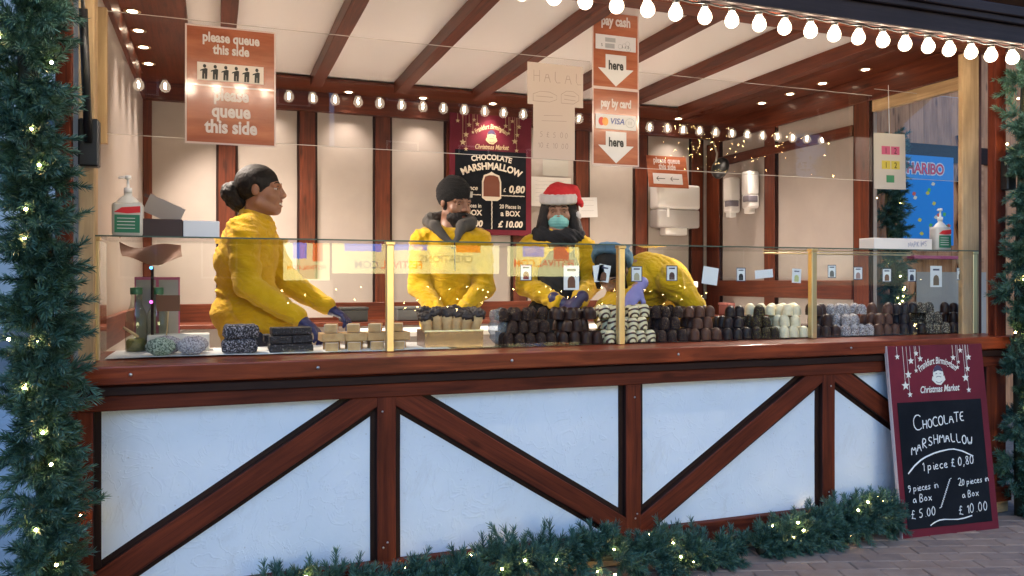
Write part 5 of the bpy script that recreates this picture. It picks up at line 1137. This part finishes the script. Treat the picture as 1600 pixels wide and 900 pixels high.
def hand(wrist, dirv, upv, s, curl, m, parent, base, name='glove', thumb=1):
    d = np.array(dirv, float); d /= np.linalg.norm(d); u = np.array(upv, float); u -= d * (u @ d); u /= np.linalg.norm(u); sd = np.cross(d, u)
    w = np.array(wrist); pr = [cap(w - d * .05 * s, w + d * .01 * s, .034 * s, .031 * s, .02), ell3(w + d * .05 * s, np.array((.05, .042, .02)) * s, np.stack([d, sd, u], 1), .02)]
    for i, (o, L) in enumerate(((-.030, .07), (-.010, .08), (.011, .076), (.030, .06))):
        p = w + d * .085 * s + sd * o * s; ang = 0; L *= s
        for k, f in enumerate((.45, .32, .26)):
            ang += curl * (1 + .15 * i); q = p + (d * math.cos(ang) - u * math.sin(ang)) * L * f; pr.append(cap(p, q, (.0105 - .001 * k) * s, (.0098 - .001 * k) * s, .006)); p = q
    p = w + d * .025 * s + sd * thumb * -.032 * s
    q = p + (d * .6 - sd * thumb * .6 - u * .35) * .045 * s; pr.append(cap(p, q, .0135 * s, .0115 * s, .012)); pr.append(cap(q, q + (d * .85 - sd * thumb * .15 - u * .45) * .035 * s, .0115 * s, .009 * s, .008))
    return grow(name, pr, [m], parent, base, res=.0042, it=2)
FLOOR = .25
def legs(hipL, hipR, F, r=.085):
    out = []
    for hp in (hipL, hipR):
        kn = np.array((hp[0] + .01, hp[1] - .03, (hp[2] + FLOOR) / 2 + .05)); an = np.array((hp[0], hp[1] + .01, FLOOR + .09))
        out += [cap(hp, kn, r, r * .68, .04), cap(kn, an, r * .66, r * .45, .03), cap(an - (0, 0, .03), an + (0, -.13, -.06), .042, .035, .03)]
    return out
def person_root(name, px, F, lab, body_prims, skm, fine):
    b = V3(px, 438, F); base = np.array((b[0], F, FLOOR))
    o = grow(name, body_prims, skm, None, base, fine=fine, res=.02, it=2); tag(o, lab, 'person', 'workers in yellow fleeces'); return o, base
def fine_box(c, r=.16, f=.0042): return ((c[0] - r, c[0] + r), (c[1] - r, c[1] + r), (c[2] - r, c[2] + r), f)

# ---------------- woman in profile, hair in a bun
F0 = 4.12; hc = V3(408, 299, F0); Rm = rotm(R(-88), R(3)); s = 1.10
hp, T = head_prims(hc, Rm, s, 1.2)
A = lambda px, py, d=0: V3(px, py, F0) + np.array((0, d, 0)) * 1.0
neck = [cap(T((0, -.02, -.06)), A(392, 352), .054, .062, .03)]
core = [cap(A(390, 375), A(380, 440), .10, .10, .05), ell3(A(396, 492), (.13, .14, .12), None, .06)]
armN = [cap(A(396, 375, -.15), A(408, 446, -.19), .05, .042, .03), cap(A(408, 446, -.19), A(478, 493, -.17), .042, .03, .02)]
armF = [cap(A(396, 375, .15), A(430, 440, .19), .05, .042, .03), cap(A(430, 440, .19), A(500, 480, .15), .042, .03, .02)]
lg = legs(A(405, 520, -.085), A(405, 520, .085), F0)
wo, base = person_root('person', 395, F0, 'smiling woman in yellow fleece with dark hair bun standing in profile', hp + neck + core + armN + armF + lg, skin('brown skin', (.25, .115, .068)), fine_box(hc))
eyes(T, s, Rm, wo)
obj('teeth', tube_me('teeth', [MV @ Vector(T((x, .0885 - abs(x) * .25, -.0635))) for x in (-.015, -.008, 0, .008, .015)], .0045, m_teeth, 6), wo)
hr = [ell3(T((0, -.020, .037)), np.array((.084, .102, .092)) * s, Rm, .02), ell3(T((0, .142, -.07)), np.array((.14, .108, .118)) * s, Rm, .012, sub=True), ell3(T((0, .055, -.085)), np.array((.12, .06, .09)) * s, Rm, .01, sub=True),
      ell3(T((0, -.06, -.135)), np.array((.12, .09, .07)) * s, Rm, .012, sub=True)]
for x in (-1, 1): hr.append(ell3(T((x * .088, -.004, -.004)), np.array((.024, .026, .034)) * s, Rm, .006, sub=True))
grow('hair', hr, [m_hair], wo, base, res=.0055, it=2, disp=lambda v: .0012 * noise.noise(v * 60))
grow('hair_bun', [ell3(A(364, 302), (.062, .06, .062), None, .03), ell3(A(372, 318), (.045, .045, .04), None, .03), cap(A(376, 300), A(388, 294), .03, .035, .02)], [m_hair], wo, base, res=.006, it=1, disp=lambda v: .007 * noise.noise(v * 38) + .004 * noise.noise(v * 90))
fl = [cap(A(392, 372), A(381, 425), .128, .130, .05), ell3(A(385, 405), (.135, .19, .14), None, .06), cap(A(383, 448), A(386, 462), .140, .145, .04), ell3(A(392, 488), (.195, .19, .135), rotm(0), .04), ell3(A(432, 500), (.11, .17, .11), None, .05),
      cap(A(393, 345), A(398, 352), .075, .085, .03), cap(A(392, 362, -.13), A(392, 362, .13), .075, .075, .05),
      cap(A(398, 378, -.175), A(409, 447, -.22), .075, .062, .016), cap(A(409, 447, -.22), A(476, 490, -.19), .062, .045, .014),
      cap(A(398, 378, .165), A(430, 440, .20), .077, .066, .03), cap(A(430, 440, .2), A(496, 478, .16), .066, .046, .03), cap(A(395, 515), A(400, 545), .16, .155, .04)]
grow('fleece_jacket', fl, [m_fleece], wo, base, res=.0085, it=2, disp=folds(.013, (.35, .1, .95), 13, 3))
for pa, pb, r_ in ((A(471, 487, -.181), A(479, 492, -.179), .050), (A(491, 475, .162), A(499, 479, .158), .050)): grow('cuff', [cap(pa, pb, r_, r_, .01)], [m_fleece], wo, base, res=.008, it=1)
grow('collar', [cap(T((.045, -.06, -.105)), T((-.045, -.06, -.105)), .022, .022, .02), cap(T((-.05, -.045, -.108)), T((-.04, .035, -.15)), .02, .016, .02), cap(T((.05, -.045, -.108)), T((.04, .035, -.15)), .02, .016, .02)], [m_fleece], wo, base, res=.007, it=2)
grow('trousers', legs(A(405, 525, -.085), A(405, 525, .085), F0, .1), [m_trouser], wo, base, res=.018)
hand(A(484, 497, -.18), (.8, -.1, -.5), (.5, 0, .8), 1.05, .35, m_glove, wo, base); hand(A(503, 484, .16), (.8, -.1, -.4), (.5, 0, .8), 1.05, .35, m_glove, wo, base)

# ---------------- bearded man in beanie
F0 = 4.62; hc = V3(711, 318, F0); Rm = rotm(R(180 + 40), R(-10)); s = 1.04
hp, T = head_prims(hc, Rm, s, 1, 1.5)
neck = [cap(T((0, -.02, -.06)), A(703, 360), .056, .066, .03)]
core = [cap(A(704, 396), A(704, 460), .10, .11, .05), cap(A(676, 392), A(733, 392), .055, .055, .04), ell3(A(704, 500), (.16, .11, .12), None, .06)]
arms = [cap(A(664, 369), A(655, 450, -.03), .052, .045, .03), cap(A(655, 450, -.03), A(694, 488, -.24), .044, .032, .02), cap(A(748, 369), A(758, 450, -.03), .052, .045, .03), cap(A(758, 450, -.03), A(722, 488, -.24), .044, .032, .02)]
mn, base = person_root('person', 704, F0, 'bearded man in yellow fleece with black knitted beanie looking down', hp + neck + core + arms + legs(A(682, 530), A(726, 530), F0), skin('tan skin', (.22, .105, .062)), fine_box(hc))
eyes(T, s, Rm, mn, closed=True)
bd = [ell3(T((0, .040, -.074)), np.array((.068, .070, .054)) * s, Rm, .02), ell3(T((0, .062, -.112)), np.array((.048, .046, .042)) * s, Rm, .02), cap(T((.058, .0, -.03)), T((.064, .01, .02)), .017 * s, .012 * s, .02), cap(T((-.058, .0, -.03)), T((-.064, .01, .02)), .017 * s, .012 * s, .02),
      cap(T((-.03, .082, -.058)), T((0, .098, -.046)), .008 * s, .0085 * s, .01), cap(T((.03, .082, -.058)), T((0, .098, -.046)), .008 * s, .0085 * s, .01), ell3(T((0, .104, -.064)), np.array((.02, .02, .0065)) * s, Rm, .006, sub=True), ell3(T((0, .09, -.008)), np.array((.046, .05, .030)) * s, Rm, .012, sub=True)]
grow('beard', bd, [m_hair], mn, base, res=.0045, it=1, disp=lambda v: .003 * noise.noise(v * 110))
m_beanie = mat('black knit', (.008, .008, .009), .95, bump=.7, bscale=160)
bn = [ell3(T((0, -.022, .052)), np.array((.092, .112, .098)) * s, Rm, .02), cap(T((0, -.03, .105)), T((0, -.05, .115)), .045, .03, .04), ell3(T((0, .075, -.075)), np.array((.14, .13, .105)) * s, Rm, .01, sub=True), ell3(T((0, -.03, -.115)), np.array((.14, .14, .10)) * s, Rm, .01, sub=True)]
grow('beanie', bn, [m_beanie], mn, base, res=.006, it=2, disp=folds(.003, (0, 0, 1), 40, 1))
pt = T((-.03, .093, .058)); pm = [T((-.045, .082, .045)), T((-.018, .094, .045)), T((-.018, .094, .078)), T((-.045, .082, .078))]
obj('beanie_patch', mesh('beanie_patch', [MV @ Vector(c_ + Rm @ np.array((0, .012, 0))) for c_ in pm], [(0, 1, 2, 3)], mat('patch', (.5, .48, .43), .7)), mn)
fl = [cap(A(704, 380), A(704, 468), .120, .125, .05), ell3(A(704, 408), (.160, .115, .14), None, .05), cap(A(668, 374), A(740, 374), .070, .070, .03), ell3(A(704, 495), (.18, .135, .12), None, .06),
      cap(A(661, 376, -.01), A(657, 448, -.06), .072, .060, .014), cap(A(657, 448, -.06), A(692, 486, -.24), .060, .044, .012), cap(A(748, 376, -.01), A(757, 448, -.06), .072, .060, .014), cap(A(757, 448, -.06), A(724, 486, -.24), .060, .044, .012), cap(A(704, 515), A(704, 540), .155, .155, .05), ell3(A(707, 338, -.06), (.085, .13, .075), None, .02, sub=True)]
grow('fleece_jacket', fl, [m_fleece], mn, base, res=.0085, it=2, disp=folds(.012, (.5, 0, .85), 12, 8))
m_hood = mat('grey hood', (.06, .055, .05), .9, bump=.4, bscale=300)
ang_ = np.linspace(R(-52), R(232), 12)
ring = [A(703 + 33 * math.cos(a), 346 - 11 * math.sin(a), .10 * math.sin(a) - .01) for a in ang_]
hd = [cap(a, b, .030 + .008 * math.sin(i_ * 1.7), .030 + .008 * math.sin(i_ * 1.7 + 1.7), .015) for i_, (a, b) in enumerate(zip(ring[:-1], ring[1:]))]
hd += [cap(ring[0], A(712, 386, -.142), .030, .012, .015), cap(ring[-1], A(710, 386, -.142), .030, .012, .015), ell3(A(700, 346, .10), (.11, .05, .055), None, .03)]
grow('hood', hd, [m_hood], mn, base, res=.0075, it=1, disp=folds(.008, (1, 0, .4), 15, 5))
obj('zip', tube_me('zip', [MV @ Vector(A(711, 384, -.147)), MV @ Vector(A(713, 384, -.153)), MV @ Vector(A(714, 424, -.150))], .0035, m_hood, 6), mn)
grow('trousers', legs(A(682, 535), A(726, 535), F0, .1), [m_trouser], mn, base, res=.018)
hand(A(697, 490, -.26), (.5, -.6, -.5), (0, -.5, .8), 1.05, .4, m_glove, mn, base); hand(A(719, 490, -.26), (-.5, -.6, -.5), (0, -.5, .8), 1.05, .4, m_glove, mn, base, thumb=-1)

# ---------------- worker in Santa hat and face mask
F0 = 4.66; hc = V3(873, 330, F0); Rm = rotm(R(180 - 4), R(-10)); s = 1.0
hp, T = head_prims(hc, Rm, s, 0, 1.2)
neck = [cap(T((0, -.02, -.06)), A(870, 370), .054, .062, .03)]
core = [cap(A(868, 390), A(868, 465), .12, .12, .06), cap(A(838, 378), A(898, 378), .06, .06, .05), ell3(A(868, 500), (.15, .11, .12), None, .06)]
arms = [cap(A(828, 384), A(822, 448, -.03), .052, .045, .03), cap(A(822, 448, -.03), A(874, 470, -.25), .044, .032, .02), cap(A(912, 384), A(922, 448, -.03), .052, .045, .03), cap(A(922, 448, -.03), A(893, 468, -.26), .044, .032, .02)]
sw, base = person_root('person', 868, F0, 'worker in red Santa hat and face mask with black apron over yellow fleece', hp + neck + core + arms + legs(A(848, 530), A(888, 530), F0), skin('warm skin', (.24, .12, .072)), fine_box(hc))
eyes(T, s, Rm, sw, closed=True)
hr = [ell3(T((0, -.020, .03)), np.array((.086, .104, .09)) * s, Rm, .02), cap(T((.078, .0, .02)), A(848, 368, -.03), .03, .05, .03), cap(T((-.078, .0, .02)), A(900, 366, -.03), .028, .045, .03), ell3(T((0, .11, -.04)), np.array((.062, .10, .12)) * s, Rm, .012, sub=True)]
grow('hair', hr, [m_hair], sw, base, res=.007, it=2, disp=lambda v: .002 * noise.noise(Vector((v.x * 90, v.y * 90, v.z * 12))))
ring = [A(872 + 28 * math.cos(a), 366 - 7 * math.sin(a) * -1 * -1, .10 * math.sin(a)) for a in np.linspace(0, 2 * math.pi, 13)]
m_scarf = mat('black scarf', (.008, .008, .010), .95, bump=.5, bscale=200)
grow('scarf', [cap(a, b, .040 + .012 * math.sin(i_ * 2.1), .040 + .012 * math.sin(i_ * 2.1 + 2.1), .02) for i_, (a, b) in enumerate(zip(ring[:-1], ring[1:]))] + [ell3(A(846, 372, -.02), (.05, .08, .04), None, .02), ell3(A(900, 371, -.02), (.05, .08, .04), None, .02), ell3(A(868, 380, -.10), (.05, .035, .04), None, .02)], [m_scarf], sw, base, res=.008, it=1, disp=folds(.011, (.5, 0, 1), 20, 2))
m_mask = mat('turquoise mask', (.18, .46, .44), .7, bump=.25, bscale=60)
mk = [ell3(T((0, .055, -.058)), np.array((.060, .058, .052)) * s, Rm, .015), ell3(T((0, .098, -.036)), np.array((.018, .022, .028)) * s, Rm, .02)]
grow('face_mask', mk, [m_mask], sw, base, res=.005, it=2, disp=lambda v: .0015 * math.sin(v.z * 420))
m_red = mat('red felt', (.50, .015, .02), .9, bump=.4, bscale=240); m_fur = mat('white fur', (.62, .58, .56), .95, bump=1, bscale=200)
grow('santa_hat', [ell3(T((0, -.02, .075)), np.array((.094, .112, .07)) * s, Rm, .02), cap(T((0, -.02, .105)), A(893, 300, 0), .06, .04, .05), cap(A(893, 300), A(904, 318, -.01), .036, .025, .03), cap(A(904, 318, -.01), A(903, 336, -.02), .023, .012, .02), ell3(T((0, 0, -.03)), np.array((.15, .16, .10)) * s, Rm, .01, sub=True)], [m_red], sw, base, res=.007, it=2, disp=folds(.003, (0, 0, 1), 20, 4))
rg = [T((.094 * math.cos(a), -.018 + .112 * math.sin(a), .072)) for a in np.linspace(0, 2 * math.pi, 17)]
grow('hat_trim', [cap(a + (0, 0, k_), b + (0, 0, k_), .017, .017, .012) for a, b in zip(rg[:-1], rg[1:]) for k_ in (-.012, .012)], [m_fur], sw, base, res=.007, it=1, disp=lambda v: .003 * noise.noise(v * 120))
grow('pompom', [ell3(A(901, 338, -.02), (.028, .028, .028), None, .01)], [m_fur], sw, base, res=.006, it=1, disp=lambda v: .004 * noise.noise(v * 120))
fl = [cap(A(868, 390), A(868, 468), .128, .128, .05), ell3(A(868, 402), (.165, .13, .14), None, .06), cap(A(836, 384), A(902, 384), .076, .076, .05), ell3(A(868, 495), (.17, .13, .12), None, .06),
      cap(A(828, 390, -.01), A(823, 446, -.06), .072, .060, .014), cap(A(823, 446, -.06), A(868, 470, -.26), .060, .044, .012), cap(A(912, 390, -.01), A(921, 446, -.06), .072, .060, .014), cap(A(921, 446, -.06), A(898, 468, -.27), .060, .044, .012), cap(A(868, 515), A(868, 540), .15, .15, .05)]
grow('fleece_jacket', fl, [m_fleece], sw, base, res=.0085, it=2, disp=folds(.012, (-.4, 0, .9), 12, 12))
m_apron = mat('black apron', (.010, .010, .012), .75, bump=.2, bscale=150)
ap = [ell3(A(872, 432, -.055), (.125, .135, .2), None, .05), ell3(A(868, 500, -.04), (.182, .145, .16), None, .05), ell3(A(868, 440, .15), (.3, .15, .4), None, .02, sub=True), cap(A(850, 380, -.075), A(855, 400, -.125), .012, .012, .01), cap(A(895, 380, -.075), A(893, 400, -.125), .012, .012, .01)]
grow('apron', ap, [m_apron], sw, base, res=.009, it=2, disp=folds(.005, (1, 0, .2), 12, 6))
grow('trousers', legs(A(848, 535), A(888, 535), F0, .1), [m_trouser], sw, base, res=.018)
hand(A(874, 472, -.27), (.75, -.3, -.45), (0, -.5, .8), 1.1, .5, m_glove2, sw, base); hand(A(893, 471, -.30), (-.6, -.4, -.5), (0, -.5, .8), 1.1, .5, m_glove2, sw, base, thumb=-1)

# ---------------- worker bending over the case
F0 = 4.42; hc = V3(956, 422, F0); Rm = rotm(R(180 - 25), R(-52)); s = 1.02
hp, T = head_prims(hc, Rm, s)
neck = [cap(T((0, -.02, -.06)), A(1003, 428, .08), .054, .062, .03)]
core = [cap(A(1015, 430, .10), A(1065, 440, .42), .12, .12, .06), ell3(A(1075, 470, .5), (.15, .14, .15), None, .06), cap(A(985, 452, .08), A(1045, 428, .10), .06, .06, .05)]
arms = [cap(A(1048, 432, .05), A(1072, 478, .02), .052, .045, .03), cap(A(1072, 478, .02), A(1100, 530, .0), .044, .032, .02), cap(A(978, 455, .08), A(950, 490, .0), .052, .045, .03), cap(A(950, 490, 0), A(992, 448, -.14), .044, .032, .02)]
bw_, base = person_root('person', 1075, F0 + .45, 'worker in yellow fleece with blue headband bending down over the marshmallows', hp + neck + core + arms + legs(A(1055, 520, .5), A(1100, 520, .5), F0), skin('light brown skin', (.34, .185, .125)), fine_box(hc))
eyes(T, s, Rm, bw_, closed=True)
hr = [ell3(T((0, -.020, .033)), np.array((.087, .106, .094)) * s, Rm, .02), ell3(T((0, .115, -.05)), np.array((.065, .075, .10)) * s, Rm, .012, sub=True), cap(T((.07, .05, .04)), T((.075, .07, -.06)), .022, .014, .02), cap(T((-.07, .05, .04)), T((-.075, .07, -.06)), .022, .014, .02)]
grow('hair', hr, [m_hair], bw_, base, res=.006, it=2, disp=lambda v: .0015 * noise.noise(v * 70))
m_band = mat('blue headband', (.10, .19, .27), .85, bump=.4, bscale=200)
ring = [T((.09 * math.cos(a), -.045 + .012 * math.sin(a), .035 + .10 * math.sin(a))) for a in np.linspace(0, 2 * math.pi, 17)]
grow('headband', [cap(a, b, .02, .02, .012) for a, b in zip(ring[:-1], ring[1:])] + [cap(a + Rm @ np.array((0, -.028, 0)), b + Rm @ np.array((0, -.028, 0)), .02, .02, .012) for a, b in zip(ring[:-1], ring[1:])], [m_band], bw_, base, res=.0065, it=2, disp=folds(.003, (0, 1, 0), 30, 3))
fl = [cap(A(1018, 432, .10), A(1062, 442, .42), .132, .145, .05), ell3(A(1068, 470, .5), (.18, .17, .17), None, .06), cap(A(985, 452, .08), A(1046, 430, .09), .085, .08, .05), cap(A(1012, 428, .05), A(1000, 432, .02), .085, .075, .04),
      cap(A(1046, 438, -.02), A(1078, 474, -.03), .085, .072, .016), cap(A(1078, 474, -.03), A(1100, 528, .0), .072, .05, .014), cap(A(980, 458, .08), A(948, 490, .0), .08, .07, .035), cap(A(948, 490, 0), A(984, 458, -.12), .066, .046, .03), ell3(A(1010, 475, .14), (.13, .10, .13), None, .05)]
grow('fleece_jacket', fl, [m_fleece], bw_, base, res=.0085, it=2, disp=folds(.015, (.8, .2, .55), 11, 20))
grow('trousers', legs(A(1055, 525, .5), A(1100, 525, .5), F0, .1), [m_trouser], bw_, base, res=.018)
hand(A(990, 452, -.15), (-.45, -.4, -.6), (-.2, -.8, .5), 1.0, .3, mat('lilac glove', (.22, .20, .48), .5), bw_, base); hand(A(1101, 534, .0), (.2, -.6, -.7), (0, -.6, .6), 1.0, .35, m_glove, bw_, base)
